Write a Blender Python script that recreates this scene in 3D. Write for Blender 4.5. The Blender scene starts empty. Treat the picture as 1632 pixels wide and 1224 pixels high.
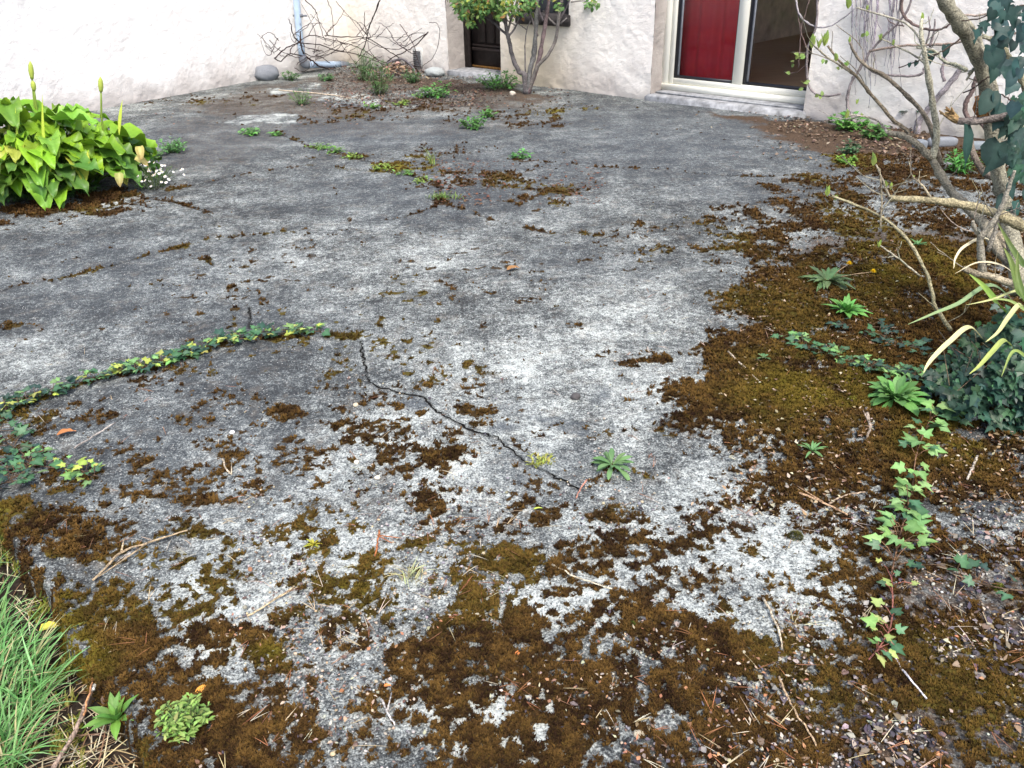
import bpy, math, random
import numpy as np
from math import radians, pi
random.seed(7); RNG = np.random.default_rng(11)
C = bpy.context.scene.collection
SC = bpy.context.scene
# ------------------------------------------------------------------ camera
CAMH, PITCH, ROLL, FPX = 1.5, 28.4, -1.3, 1319.0
cam = bpy.data.cameras.new('camera'); co = bpy.data.objects.new('camera', cam); C.objects.link(co)
cam.sensor_fit = 'HORIZONTAL'; cam.sensor_width = 36.0; cam.lens = 36.0*FPX/1632.0
cam.clip_start = .05; cam.clip_end = 400
co.location = (0, 0, CAMH)
_p = radians(PITCH); _r = radians(ROLL)
FW = np.array([0, math.cos(_p), -math.sin(_p)]); _rt = np.array([1., 0, 0]); _up = np.cross(_rt, FW)
RT = _rt*math.cos(_r) + _up*math.sin(_r); UP = -_rt*math.sin(_r) + _up*math.cos(_r)
from mathutils import Matrix
co.rotation_euler = Matrix(((RT[0], UP[0], -FW[0]), (RT[1], UP[1], -FW[1]), (RT[2], UP[2], -FW[2]))).to_euler()
SC.camera = co
# ------------------------------------------------------------------ light
w = bpy.data.worlds.new('World'); SC.world = w; w.use_nodes = True
nt = w.node_tree; bg = nt.nodes['Background']; sky = nt.nodes.new('ShaderNodeTexSky')
SUN_EL, SUN_AZ = 58, 164        # azimuth clockwise from +y
sky.sky_type = 'NISHITA'; sky.sun_disc = False; sky.sun_elevation = radians(SUN_EL); sky.sun_rotation = radians(SUN_AZ)
sky.air_density = 1.0; sky.dust_density = 4.0; sky.ozone_density = 1.0
nt.links.new(sky.outputs[0], bg.inputs[0]); bg.inputs[1].default_value = .15
sl = bpy.data.lights.new('sun', 'SUN'); sl.energy = 1.35; sl.angle = radians(11); sl.color = (1, .96, .91)
so = bpy.data.objects.new('sun', sl); C.objects.link(so)
so.rotation_euler = (radians(90-SUN_EL), 0, radians(180-SUN_AZ)); so.location = (4, -8, 12)
SC.view_settings.view_transform = 'Standard'; SC.view_settings.look = 'None'
SC.view_settings.exposure = 1.15; SC.view_settings.gamma = 1
SC.cycles.max_bounces = 8; SC.cycles.transparent_max_bounces = 12
# ------------------------------------------------------------------ pixel -> place
EYE = np.array([0, 0, CAMH])
def ray(x, y): return FW*FPX + RT*(x-816) - UP*(y-612)
def at(x, y, z=0.):
    d = ray(x, y); return EYE + d*((z-CAMH)/d[2])
def atY(x, y, Y):
    d = ray(x, y); return EYE + d*(Y/d[1])
def mpp(P): return float(np.dot(np.asarray(P)-EYE, FW))/FPX      # metres per photo pixel at P
C0 = at(716, 120); _D = at(1307, 191)
U_ = (_D-C0)/np.linalg.norm(_D-C0); N_ = np.array([-U_[1], U_[0], 0]);
if N_[1] < 0: N_ = -N_
L0 = at(203, 166); L1 = at(406, 129); UL = (L1-L0)/np.linalg.norm(L1-L0); NL = np.array([-UL[1], UL[0], 0])   # inward (left/up)
if NL[0] > 0: NL = -NL
def plane_hit(x, y, P, n):
    d = ray(x, y); return EYE + d*(np.dot(P-EYE, n)/np.dot(d, n))
def fac(x, y, d=0.):                                             # pixel on the facade plane moved d inward -> (s, z)
    P = plane_hit(x, y, C0+N_*d, N_); return float(np.dot(P-C0, U_)), float(P[2])
def F(s, d, z): return C0 + U_*s + N_*d + np.array([0, 0, z])
# corner of both walls
_A = np.array([[U_[0], -UL[0]], [U_[1], -UL[1]]]); _t = np.linalg.solve(_A, (L0-C0)[:2]); SCORN = float(_t[0]); LCORN = float(_t[1])
def wallpt(x, y, off=.1):
    d = ray(x, y); best = None
    for P, n in ((C0, N_), (L0, NL)):
        k = np.dot(P-EYE, n)/np.dot(d, n)
        if k > 0 and (best is None or k < best[0]): best = (k, n)
    P = EYE + d*best[0]; D = d/np.linalg.norm(d)
    return P - D*off/max(.3, abs(np.dot(D, best[1])))
# ------------------------------------------------------------------ noise
_T = RNG.random((256, 256)).astype(np.float32)
def vn(x, y, seed=0):
    x = x + seed*17.31; y = y + seed*9.77
    xi = np.floor(x).astype(np.int64); yi = np.floor(y).astype(np.int64)
    fx = x-xi; fy = y-yi; fx = fx*fx*(3-2*fx); fy = fy*fy*(3-2*fy)
    a = _T[xi & 255, yi & 255]; b = _T[(xi+1) & 255, yi & 255]; c = _T[xi & 255, (yi+1) & 255]; d = _T[(xi+1) & 255, (yi+1) & 255]
    return (a*(1-fx)+b*fx)*(1-fy) + (c*(1-fx)+d*fx)*fy
def fbm(x, y, f, o=4, seed=0, g=.5):
    r = 0; a = 1; t = 0
    for k in range(o):
        r = r + a*vn(x*f + k*3.7, y*f - k*5.1, seed+k); t += a; a *= g; f *= 2.03
    return r/t
def sst(a, b, x):
    t = np.clip((x-a)/(b-a), 0, 1); return t*t*(3-2*t)
def nz(v):
    v = np.asarray(v, float); return v/max(1e-9, np.linalg.norm(v))
# ------------------------------------------------------------------ mesh builder
class MB:
    def __init__(s): s.v = []; s.t = []; s.q = []; s.c = []; s.n = 0
    def add(s, v, tris=(), quads=(), col=(.5, .5, .5)):
        v = np.asarray(v, float).reshape(-1, 3)
        if len(tris): s.t.append(np.asarray(tris, np.int64).reshape(-1, 3)+s.n)
        if len(quads): s.q.append(np.asarray(quads, np.int64).reshape(-1, 4)+s.n)
        c = np.asarray(col, float)
        if c.ndim == 1: c = np.tile(c, (len(v), 1))
        s.v.append(v); s.c.append(c); s.n += len(v)
    def box(s, f, a0, a1, b0, b1, c0, c1, col=(.5, .5, .5), bev=.0):
        # f maps (a,b,c) to a point
        P = []
        if bev:
            k = bev
            ring = lambda c, e: [(a0+e, b0+e, c), (a1-e, b0+e, c), (a1-e, b1-e, c), (a0+e, b1-e, c)]
            L = ring(c0, k)+ring(c0+k, 0)+ring(c1-k, 0)+ring(c1, k); q = [(3, 2, 1, 0), (12, 13, 14, 15)]
            for r in range(3):
                for i in range(4): j = (i+1) % 4; q.append((r*4+i, r*4+j, r*4+4+j, r*4+4+i))
        else:
            L = [(a0, b0, c0), (a1, b0, c0), (a1, b1, c0), (a0, b1, c0), (a0, b0, c1), (a1, b0, c1), (a1, b1, c1), (a0, b1, c1)]
            q = [(3, 2, 1, 0), (4, 5, 6, 7)]+[(i, (i+1) % 4, (i+1) % 4+4, i+4) for i in range(4)]
        s.add([f(*p) for p in L], quads=q, col=col)
    def tube(s, pts, rad, seg=7, col=(.5, .5, .5), sub=4, jit=0., cap=True):
        P = np.asarray(pts, float); R = np.asarray(rad, float)
        if R.ndim == 0: R = np.full(len(P), float(R))
        if len(R) == 2 and len(P) > 2: R = np.linspace(R[0], R[1], len(P))
        if sub > 1 and len(P) > 2: P, R = spline(P, R, sub)
        if jit:
            P = P.copy(); P[1:-1] += RNG.normal(0, jit, (len(P)-2, 3)); R = R*(1+RNG.normal(0, .05, len(R)))*(1+.22*(RNG.random(len(R)) < .14))
        n = len(P); T = np.gradient(P, axis=0); T /= np.maximum(1e-9, np.linalg.norm(T, axis=1))[:, None]
        ref = np.array([0, 0, 1.]) if abs(T[0][2]) < .9 else np.array([1., 0, 0])
        A = nz(np.cross(T[0], ref)); V = np.zeros((n, seg, 3)); an = np.linspace(0, 2*pi, seg, endpoint=False)
        for i in range(n):
            A = nz(A - T[i]*np.dot(A, T[i])); B = np.cross(T[i], A)
            V[i] = P[i] + R[i]*(np.cos(an)[:, None]*A + np.sin(an)[:, None]*B)
        q = [(i*seg+j, i*seg+(j+1) % seg, (i+1)*seg+(j+1) % seg, (i+1)*seg+j) for i in range(n-1) for j in range(seg)]
        v = V.reshape(-1, 3); t = []
        if cap:
            v = np.vstack([v, P[0], P[-1]]); k = n*seg
            t = [(k, (j+1) % seg, j) for j in range(seg)]+[(k+1, (n-1)*seg+j, (n-1)*seg+(j+1) % seg) for j in range(seg)]
        s.add(v, tris=t, quads=q, col=col); return P
    def build(s, name, mat, parent=None, smooth=True, org=None):
        me = bpy.data.meshes.new(name)
        V = np.vstack(s.v) if s.v else np.zeros((0, 3)); Cc = np.vstack(s.c)
        o = bpy.data.objects.new(name, me)
        base = np.zeros(3)
        if parent is not None:
            q = parent
            while q is not None: base = base + np.array(q.location); q = q.parent
        if org is None: org = np.zeros(3) if parent is not None else np.array([V[:, 0].mean(), V[:, 1].mean(), V[:, 2].min()])
        else: org = np.asarray(org) - base
        V = V - base - org
        T = np.vstack(s.t) if s.t else np.zeros((0, 3), int); Q = np.vstack(s.q) if s.q else np.zeros((0, 4), int)
        nl = T.size+Q.size
        me.vertices.add(len(V)); me.vertices.foreach_set('co', V.astype(np.float32).ravel())
        me.loops.add(nl); me.loops.foreach_set('vertex_index', np.concatenate([T.ravel(), Q.ravel()]).astype(np.int32))
        me.polygons.add(len(T)+len(Q))
        me.polygons.foreach_set('loop_start', np.concatenate([np.arange(len(T))*3, T.size+np.arange(len(Q))*4]).astype(np.int32))
        if smooth: me.polygons.foreach_set('use_smooth', np.ones(len(T)+len(Q), bool))
        at_ = me.attributes.new('tint', 'FLOAT_COLOR', 'POINT')
        at_.data.foreach_set('color', np.hstack([Cc, np.ones((len(Cc), 1))]).astype(np.float32).ravel())
        me.update(calc_edges=True); me.materials.append(mat)
        C.objects.link(o); o.location = org
        if parent is not None: o.parent = parent
        return o
def spline(P, R, sub):
    n = len(P); E = np.vstack([2*P[0]-P[1], P, 2*P[-1]-P[-2]]); out = []; ro = []
    for i in range(n-1):
        a, b, c, d = E[i], E[i+1], E[i+2], E[i+3]
        for k in range(sub):
            t = k/sub
            out.append(.5*(2*b+(c-a)*t+(2*a-5*b+4*c-d)*t*t+(3*b-a-3*c+d)*t**3)); ro.append(R[i]*(1-t)+R[i+1]*t)
    out.append(P[-1]); ro.append(R[-1]); return np.array(out), np.array(ro)
def tag(o, label=None, cat=None, group=None, kind=None):
    if label: o['label'] = label
    if cat: o['category'] = cat
    if group: o['group'] = group
    if kind: o['kind'] = kind
    return o
def thing(name, loc, label, cat, group=None):
    o = bpy.data.objects.new(name, None); C.objects.link(o); o.location = loc; o.empty_display_size = .05
    return tag(o, label, cat, group)
# ------------------------------------------------------------------ materials
def mat(name):
    m = bpy.data.materials.new(name); m.use_nodes = True; t = m.node_tree; b = t.nodes['Principled BSDF']
    return m, t, b
def N(t, typ, **kw):
    n = t.nodes.new('ShaderNode'+typ)
    for k, v in kw.items():
        if k in n.inputs: n.inputs[k].default_value = v
        else: setattr(n, k, v)
    return n
def mixc(t, f, a, b, mode='MIX'):
    n = t.nodes.new('ShaderNodeMix'); n.data_type = 'RGBA'; n.blend_type = mode
    for i, v in ((0, f), (6, a), (7, b)):
        if hasattr(v, 'links'): t.links.new(v, n.inputs[i])
        else: n.inputs[i].default_value = (*v, 1) if isinstance(v, tuple) else v
    return n.outputs[2]
def mth(t, op, a, b=None, clamp=False):
    n = t.nodes.new('ShaderNodeMath'); n.operation = op; n.use_clamp = clamp
    for i, v in ((0, a), (1, b)):
        if v is None: continue
        if hasattr(v, 'links'): t.links.new(v, n.inputs[i])
        else: n.inputs[i].default_value = v
    return n.outputs[0]
def ramp(t, f, stops):
    n = t.nodes.new('ShaderNodeValToRGB'); e = n.color_ramp.elements
    while len(e) < len(stops): e.new(.5)
    for k, (p, c) in zip(e, stops): k.position = p; k.color = (*c, 1) if isinstance(c, tuple) else (c, c, c, 1)
    t.links.new(f, n.inputs[0]); return n.outputs[0]
def sstep(t, v, a, b):
    n = t.nodes.new('ShaderNodeMapRange'); n.interpolation_type = 'SMOOTHSTEP'; n.inputs[1].default_value = a; n.inputs[2].default_value = b
    t.links.new(v, n.inputs[0]); return n.outputs[0]
def objco(t): return t.nodes.new('ShaderNodeTexCoord').outputs['Object']
def noise(t, co_, scale, detail=4, rough=.55, out=0):
    n = N(t, 'TexNoise', Scale=scale, Detail=detail, Roughness=rough); t.links.new(co_, n.inputs['Vector']); return n.outputs[out]
def bump(t, b, h, s=.5, d=.01):
    n = t.nodes.new('ShaderNodeBump'); n.inputs['Strength'].default_value = s; n.inputs['Distance'].default_value = d
    t.links.new(h, n.inputs['Height']); t.links.new(n.outputs[0], b.inputs['Normal']); return n
def tinted(name, rough=.6, spec=.3, trans=0., var=.25, nscale=60, bmp=.2):
    """colour comes from the surface's own per-leaf / per-stem colour, broken up by noise"""
    m, t, b = mat(name); a = t.nodes.new('ShaderNodeAttribute'); a.attribute_name = 'tint'
    oc = objco(t); nf = noise(t, oc, nscale, 4)
    if name == 'bark': nf = mth(t, 'ADD', mth(t, 'MULTIPLY', nf, .55), mth(t, 'MULTIPLY', noise(t, oc, 18, 5, .7), .45)); nf = sstep(t, nf, .36, .66)
    k = mth(t, 'MULTIPLY_ADD', nf, 2*var); t.nodes[-1].inputs[2].default_value = 1-var
    col = mixc(t, 1., a.outputs['Color'], (1, 1, 1), 'MULTIPLY'); n = col.node
    cmb = t.nodes.new('ShaderNodeCombineColor')
    for i in range(3): t.links.new(k, cmb.inputs[i])
    t.links.new(cmb.outputs[0], n.inputs[7])
    t.links.new(col, b.inputs['Base Color']); b.inputs['Roughness'].default_value = rough; b.inputs['Specular IOR Level'].default_value = spec
    if bmp: bump(t, b, nf, bmp, .003)
    if trans:
        tr = t.nodes.new('ShaderNodeBsdfTranslucent'); t.links.new(col, tr.inputs[0]); mx = t.nodes.new('ShaderNodeMixShader'); mx.inputs[0].default_value = trans
        t.links.new(b.outputs[0], mx.inputs[1]); t.links.new(tr.outputs[0], mx.inputs[2]); t.links.new(mx.outputs[0], t.nodes['Material Output'].inputs[0])
    return m
def plain(name, col, rough=.6, spec=.3, var=.15, nscale=20, bmp=.1):
    m, t, b = mat(name); oc = objco(t); nf = noise(t, oc, nscale, 6, .6)
    d = tuple(max(0, c*(1-var*2)) for c in col); l = tuple(min(.9, c*(1+var)) for c in col)
    t.links.new(ramp(t, nf, [(.3, d), (.7, l)]), b.inputs['Base Color']); b.inputs['Roughness'].default_value = rough; b.inputs['Specular IOR Level'].default_value = spec
    if bmp: bump(t, b, nf, bmp, .004)
    return m
M = {}
M['leaf'] = tinted('leaf', .5, .35, .25, .2, 90, .15)
M['glossy_leaf'] = tinted('glossy_leaf', .40, .3, .15, .25, 70, .25)
M['grass'] = tinted('grass_blade', .5, .3, .35, .2, 40, 0)
M['bark'] = tinted('bark', .85, .2, 0, .6, 150, .9)
M['moss'] = tinted('moss', .95, .1, .15, .35, 200, 0)
M['stone'] = tinted('stone', .85, .25, 0, .3, 90, .5)
M['litter'] = tinted('litter', .8, .2, .1, .3, 150, .3)
M['flower'] = tinted('flower', .7, .2, .3, .1, 80, 0)
M['upvc'] = plain('cream_upvc', (.80, .79, .70), .35, .4, .03, 6, .0)
M['seal'] = plain('rubber_seal', (.012, .013, .02), .45, .4, .1)
M['spacer'] = plain('glazing_spacer', (.35, .37, .4), .4, .5, .1)
M['pipe'] = plain('white_pipe', (.40, .52, .66), .4, .4, .08, 14, .03)
M['greypipe'] = plain('grey_pipe', (.17, .19, .22), .45, .4, .15, 18, .05)
M['wood'] = plain('dark_wood', (.028, .02, .018), .55, .3, .3, 24, .2)
M['rust'] = plain('rust_strip', (.22, .11, .03), .8, .2, .35, 40, .3)
M['concrete_plain'] = plain('step_concrete', (.33, .34, .35), .9, .2, .28, 14, .5)
M['dark'] = plain('dark_room', (.55, .45, .38), .8, .2, .2, 5, 0)
M['soil'] = plain('soil', (.035, .026, .02), .95, .1, .5, 45, 1.)
# rough-cast wall
def wallmat(name, a, bcol, stain):
    m, t, b = mat(name); oc = objco(t)
    sep = t.nodes.new('ShaderNodeSeparateXYZ'); t.links.new(oc, sep.inputs[0])
    n1 = noise(t, oc, 2.2, 5, .6); n2 = noise(t, oc, 55, 6, .7)
    low = sstep(t, mth(t, 'ADD', sep.outputs[2], mth(t, 'MULTIPLY', n1, -.5)), .12, -.26)      # splash-back dirt near the ground
    c = mixc(t, sstep(t, n1, .35, .68), a, bcol)
    c = mixc(t, mth(t, 'MULTIPLY', low, .75), c, stain)
    at_ = t.nodes.new('ShaderNodeAttribute'); at_.attribute_name = 'tint'
    s2 = t.nodes.new('ShaderNodeSeparateColor'); t.links.new(at_.outputs['Color'], s2.inputs[0])
    c = mixc(t, s2.outputs[0], c, (.62, .52, .36))
    c = mixc(t, s2.outputs[1], c, (.30, .32, .10))
    mp = t.nodes.new('ShaderNodeMapping'); mp.inputs['Scale'].default_value = (1, 1, 2.4); t.links.new(oc, mp.inputs[0]); n2 = noise(t, mp.outputs[0], 22, 6, .7)
    sp = mth(t, 'MULTIPLY', sstep(t, n2, .60, .70), .5)
    c = mixc(t, sp, c, (.34, .32, .31))  # dark dashes: the rough-cast's small shadows painted into the wall colour
    t.links.new(c, b.inputs['Base Color']); b.inputs['Roughness'].default_value = .95; b.inputs['Specular IOR Level'].default_value = .1
    bump(t, b, mth(t, 'ADD', noise(t, oc, 60, 4, .7), mth(t, 'MULTIPLY', noise(t, oc, 130, 3), .6)), .6, .012)
    return m
M['wall'] = wallmat('roughcast_white', (.83, .805, .755), (.79, .75, .70), (.36, .33, .31))
M['side_wall'] = wallmat('roughcast_side', (.80, .80, .785), (.76, .745, .73), (.36, .33, .31))
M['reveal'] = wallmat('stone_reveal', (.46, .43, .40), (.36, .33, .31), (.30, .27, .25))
# glass
m, t, b = mat('glass'); t.nodes.remove(b)
tr = t.nodes.new('ShaderNodeBsdfTransparent'); tr.inputs[0].default_value = (.96, .97, .97, 1)
gl = t.nodes.new('ShaderNodeBsdfGlossy'); gl.inputs['Roughness'].default_value = .03
fr = t.nodes.new('ShaderNodeFresnel'); fr.inputs[0].default_value = 1.45; mx = t.nodes.new('ShaderNodeMixShader')
t.links.new(fr.outputs[0], mx.inputs[0]); t.links.new(tr.outputs[0], mx.inputs[1]); t.links.new(gl.outputs[0], mx.inputs[2]); t.links.new(mx.outputs[0], t.nodes['Material Output'].inputs[0]); M['glass'] = m
# curtain
m, t, b = mat('red_cloth'); oc = objco(t); t.links.new(ramp(t, noise(t, oc, 7, 3), [(.3, (.50, .022, .045)), (.7, (.62, .03, .04))]), b.inputs['Base Color']); b.inputs['Roughness'].default_value = .9
bump(t, b, noise(t, oc, 300, 2), .3, .002); M['cloth'] = m
# wooden floor
m, t, b = mat('wood_floor'); oc = objco(t); mp = t.nodes.new('ShaderNodeMapping'); mp.inputs['Scale'].default_value = (3, 40, 1); mp.inputs['Rotation'].default_value = (0, 0, radians(20)); t.links.new(oc, mp.inputs[0])
t.links.new(ramp(t, noise(t, mp.outputs[0], 1., 4), [(.3, (.52, .34, .20)), (.7, (.74, .52, .33))]), b.inputs['Base Color']); b.inputs['Roughness'].default_value = .4; M['floor'] = m
# patio concrete
def patiomat():
    m, t, b = mat('weathered_concrete'); oc = objco(t)
    A = t.nodes.new('ShaderNodeAttribute'); A.attribute_name = 'cov'; B = t.nodes.new('ShaderNodeAttribute'); B.attribute_name = 'cov2'
    sa = t.nodes.new('ShaderNodeSeparateColor'); t.links.new(A.outputs['Color'], sa.inputs[0]); sb = t.nodes.new('ShaderNodeSeparateColor'); t.links.new(B.outputs['Color'], sb.inputs[0])
    moss, pale, dirt = sa.outputs; crack, yel, blue = sb.outputs
    f1 = noise(t, oc, 34, 9, .72); f2 = noise(t, oc, 140, 5, .7); f3 = noise(t, oc, 6, 5, .6)
    f4 = noise(t, oc, 230, 2, .6)
    v = mth(t, 'ADD', mth(t, 'MULTIPLY', f1, 1.5), mth(t, 'MULTIPLY', f2, 1.9))
    v = mth(t, 'ADD', v, mth(t, 'MULTIPLY', f4, .9)); v = mth(t, 'ADD', v, mth(t, 'MULTIPLY', f3, .9)); v = mth(t, 'ADD', v, mth(t, 'MULTIPLY', pale, .66))
    v = mth(t, 'ADD', v, mth(t, 'MULTIPLY', noise(t, oc, 1.6, 5, .62), 1.0)); v = mth(t, 'SUBTRACT', v, 2.87)
    c = ramp(t, v, [(.05, (.034, .036, .037)), (.25, (.083, .092, .092)), (.45, (.192, .208, .202)), (.62, (.355, .38, .357)), (.85, (.59, .63, .595))])
    cw = mixc(t, mth(t, 'MULTIPLY', sstep(t, noise(t, oc, 11, 8, .7), .5, .72), .28), c, (.36, .31, .24))       # cream and brown tones
    c = mixc(t, mth(t, 'MULTIPLY', blue, .66), cw, (.095, .113, .132))
    vo = N(t, 'TexVoronoi', Scale=95., Randomness=1.); t.links.new(oc, vo.inputs['Vector'])
    dots = sstep(t, vo.outputs['Distance'], .26, .14); rc = t.nodes.new('ShaderNodeSeparateColor'); t.links.new(vo.outputs['Color'], rc.inputs[0])
    sel = sstep(t, rc.outputs[0], .78, .80)
    c = mixc(t, mth(t, 'MULTIPLY', dots, sel), c, (.55, .54, .50))
    sel2 = sstep(t, rc.outputs[1], .76, .78); c = mixc(t, mth(t, 'MULTIPLY', dots, sel2), c, (.05, .047, .05))
    dcol = ramp(t, f2, [(.3, (.030, .020, .013)), (.5, (.075, .050, .033)), (.72, (.17, .12, .08))])
    c = mixc(t, sstep(t, mth(t, 'ADD', dirt, mth(t, 'MULTIPLY', mth(t, 'SUBTRACT', f1, .5), .9)), .35, .62), c, dcol)
    mcol = ramp(t, f2, [(.3, (.016, .009, .005)), (.5, (.04, .024, .009)), (.75, (.09, .055, .014))])
    mcol = mixc(t, yel, mcol, (.16, .14, .018))
    c = mixc(t, sstep(t, mth(t, 'ADD', moss, mth(t, 'MULTIPLY', mth(t, 'SUBTRACT', f2, .5), 2.2)), .40, .58), c, mcol)
    c = mixc(t, crack, c, (.012, .011, .010))
    t.links.new(c, b.inputs['Base Color']); b.inputs['Roughness'].default_value = .93; b.inputs['Specular IOR Level'].default_value = .15
    bump(t, b, mth(t, 'ADD', f2, mth(t, 'MULTIPLY', f1, .8)), .9, .008)
    return m
M['patio'] = patiomat()
# ------------------------------------------------------------------ ground fields (all in metres on the ground)
class Field:
    """soft patches laid on the ground; each is given by where it lies and how far it spreads"""
    def __init__(s, X, Y): s.X = X; s.Y = Y
    def ell(s, px, py, rx, ry, rot=0):
        c = at(px, py); ex = at(px+rx, py)-c; ey = (at(px, py-ry)-at(px, py+ry))/2
        if rot: a = radians(rot); r = mpp(c); ex = np.array([math.cos(a), 0, 0])*0; e1 = (at(px+rx*math.cos(a), py-rx*math.sin(a))-c); e2 = (at(px+ry*math.sin(a), py+ry*math.cos(a))-c); ex, ey = e1, e2
        Mx = np.linalg.inv(np.array([[ex[0], ey[0]], [ex[1], ey[1]]]))
        dx = s.X-c[0]; dy = s.Y-c[1]; a = Mx[0, 0]*dx+Mx[0, 1]*dy; b = Mx[1, 0]*dx+Mx[1, 1]*dy
        return np.clip(1.35-(a*a+b*b)**.5*.85, 0, 1)
    def line(s, pts):
        P = [at(*p)[:2] for p in pts]; D = np.full(s.X.shape, 1e9)
        for a, b in zip(P, P[1:]):
            e = b-a; k = np.clip(((s.X-a[0])*e[0]+(s.Y-a[1])*e[1])/max(1e-9, e@e), 0, 1)
            D = np.minimum(D, (s.X-a[0]-k*e[0])**2+(s.Y-a[1]-k*e[1])**2)
        return np.sqrt(D)
    def poly(s, pts, soft):
        P = [at(*p)[:2] for p in pts]; ins = np.zeros(s.X.shape, bool)
        for a, b in zip(P, P[1:]+P[:1]):
            c = ((a[1] > s.Y) != (b[1] > s.Y)) & (s.X < (b[0]-a[0])*(s.Y-a[1])/(b[1]-a[1]+1e-12)+a[0]); ins ^= c
        d = s.line(list(pts)+[pts[0]]); return sst(-soft, soft, np.where(ins, d, -d))
EDGE = [(-260, 560), (-60, 770), (8, 830), (55, 905), (88, 950), (105, 1000), (150, 1060), (200, 1130), (240, 1185), (285, 1260), (420, 1500)]
EDW = np.array([at(*p)[:2] for p in EDGE])
def edge_sd(X, Y):
    """metres onto the slab (+) or off it into the grass (-)"""
    D = np.full(X.shape, 1e9); S = np.ones(X.shape)
    for a, b in zip(EDW, EDW[1:]):
        e = b-a; k = np.clip(((X-a[0])*e[0]+(Y-a[1])*e[1])/(e@e), 0, 1); d = np.hypot(X-a[0]-k*e[0], Y-a[1]-k*e[1])
        sg = np.sign(-(e[0]*(Y-a[1])-e[1]*(X-a[0]))); m = d < D
        S = np.where(m, sg, S); D = np.minimum(D, d)
    return -S*D
IVYJ = [(-80, 690), (0, 660), (60, 635), (150, 607), (230, 590), (300, 570), (350, 548), (420, 540), (510, 533), (575, 543)]
CRACK = [(575, 543), (580, 575), (588, 612), (640, 628), (675, 632), (692, 652), (722, 672), (755, 688), (792, 697), (812, 715), (840, 738), (872, 752), (890, 765), (925, 782)]
SLIT = [(397, 488), (399, 505), (398, 522)]
JOINTS = [[(-60, 478), (60, 450), (130, 437), (250, 405), (330, 383), (440, 372), (560, 352), (640, 345), (700, 325), (705, 300)],
          [(270, 305), (360, 285), (490, 264), (600, 272), (640, 275)],
          [(440, 208), (490, 232), (560, 250), (640, 272), (700, 298), (720, 300)],
          [(700, 320), (790, 352), (880, 372), (1000, 378), (1080, 362)],
          [(250, 318), (300, 330), (345, 345), (342, 365)], [(330, 415), (350, 435), (372, 462)], [(397, 490), (399, 520)],
          [(820, 255), (960, 265), (1060, 270), (1150, 280), (1230, 282)]]
MOSS_POLY = [([(1190, 420), (1300, 385), (1700, 370), (1750, 780), (1632, 785), (1440, 812), (1300, 840), (1260, 820), (1200, 790), (1130, 722), (1055, 665), (1075, 610), (1110, 545)], .26, .82),
             ([(1030, 355), (1180, 320), (1290, 262), (1700, 235), (1700, 390), (1200, 440), (1110, 400)], .25, .54),
             ([(560, 1260), (540, 1110), (600, 1020), (690, 960), (780, 930), (880, 960), (1060, 960), (1250, 1030), (1400, 1030), (1700, 1020), (1700, 1300), (700, 1300)], .09, .66),
             ([(105, 975), (200, 925), (260, 1010), (400, 985), (490, 990), (400, 1050), (330, 1085), (380, 1115), (545, 1110), (570, 1240), (290, 1260), (185, 1125), (135, 1040)], .045, .80),
             ([(10, 800), (90, 785), (150, 800), (165, 850), (130, 905), (70, 880)], .04, .85),
             ([(1260, 830), (1700, 790), (1700, 1030), (1400, 1040), (1380, 930)], .1, .53),
             ([(1300, 250), (1500, 235), (1640, 250), (1640, 290), (1420, 275), (1310, 275)], .12, .72)]
MOSS_ELL = [(830, 893, 70, 22, .8), (935, 890, 75, 38, .8), (757, 965, 48, 55, .78), (1090, 940, 45, 30, .62), (1175, 950, 40, 30, .62), (690, 800, 55, 30, .6), (750, 775, 40, 14, .62), (540, 942, 70, 35, .66),
            (715, 722, 38, 16, .7), (455, 653, 38, 20, .66), (540, 690, 34, 12, .66), (385, 738, 28, 14, .5), (270, 850, 45, 14, .7), (300, 800, 80, 16, .45), (110, 950, 90, 40, .6), (1022, 567, 32, 10, .7), (1090, 618, 24, 12, .6),
            (970, 820, 55, 22, .55), (640, 870, 50, 22, .42), (820, 840, 40, 20, .5), (880, 815, 30, 16, .5), (1020, 1000, 90, 40, .5), (640, 1000, 70, 60, .5), (430, 1040, 60, 40, .75), (620, 920, 40, 30, .42),
            (760, 285, 130, 22, .55), (880, 312, 70, 20, .55), (700, 240, 90, 10, .42), (820, 190, 120, 16, .5), (60, 335, 130, 16, .85), (160, 315, 90, 14, .75), (30, 520, 60, 14, .4), (250, 460, 60, 14, .35), (20, 660, 90, 26, .55), (40, 740, 90, 50, .45),
            (300, 670, 70, 16, .4), (240, 760, 70, 14, .42), (200, 800, 90, 16, .5), (1060, 400, 60, 16, .42), (1100, 560, 60, 80, .42), (640, 262, 60, 14, .62), (560, 250, 80, 8, .45), (905, 175, 60, 8, .6), (660, 160, 70, 8, .5), (620, 172, 130, 9, .55), (350, 160, 120, 10, .5), (500, 190, 120, 9, .5), (820, 175, 90, 8, .55), (1000, 880, 150, 60, .42), (850, 1000, 120, 40, .5), (560, 1010, 80, 40, .45), (1000, 740, 60, 30, .3)]
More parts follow.
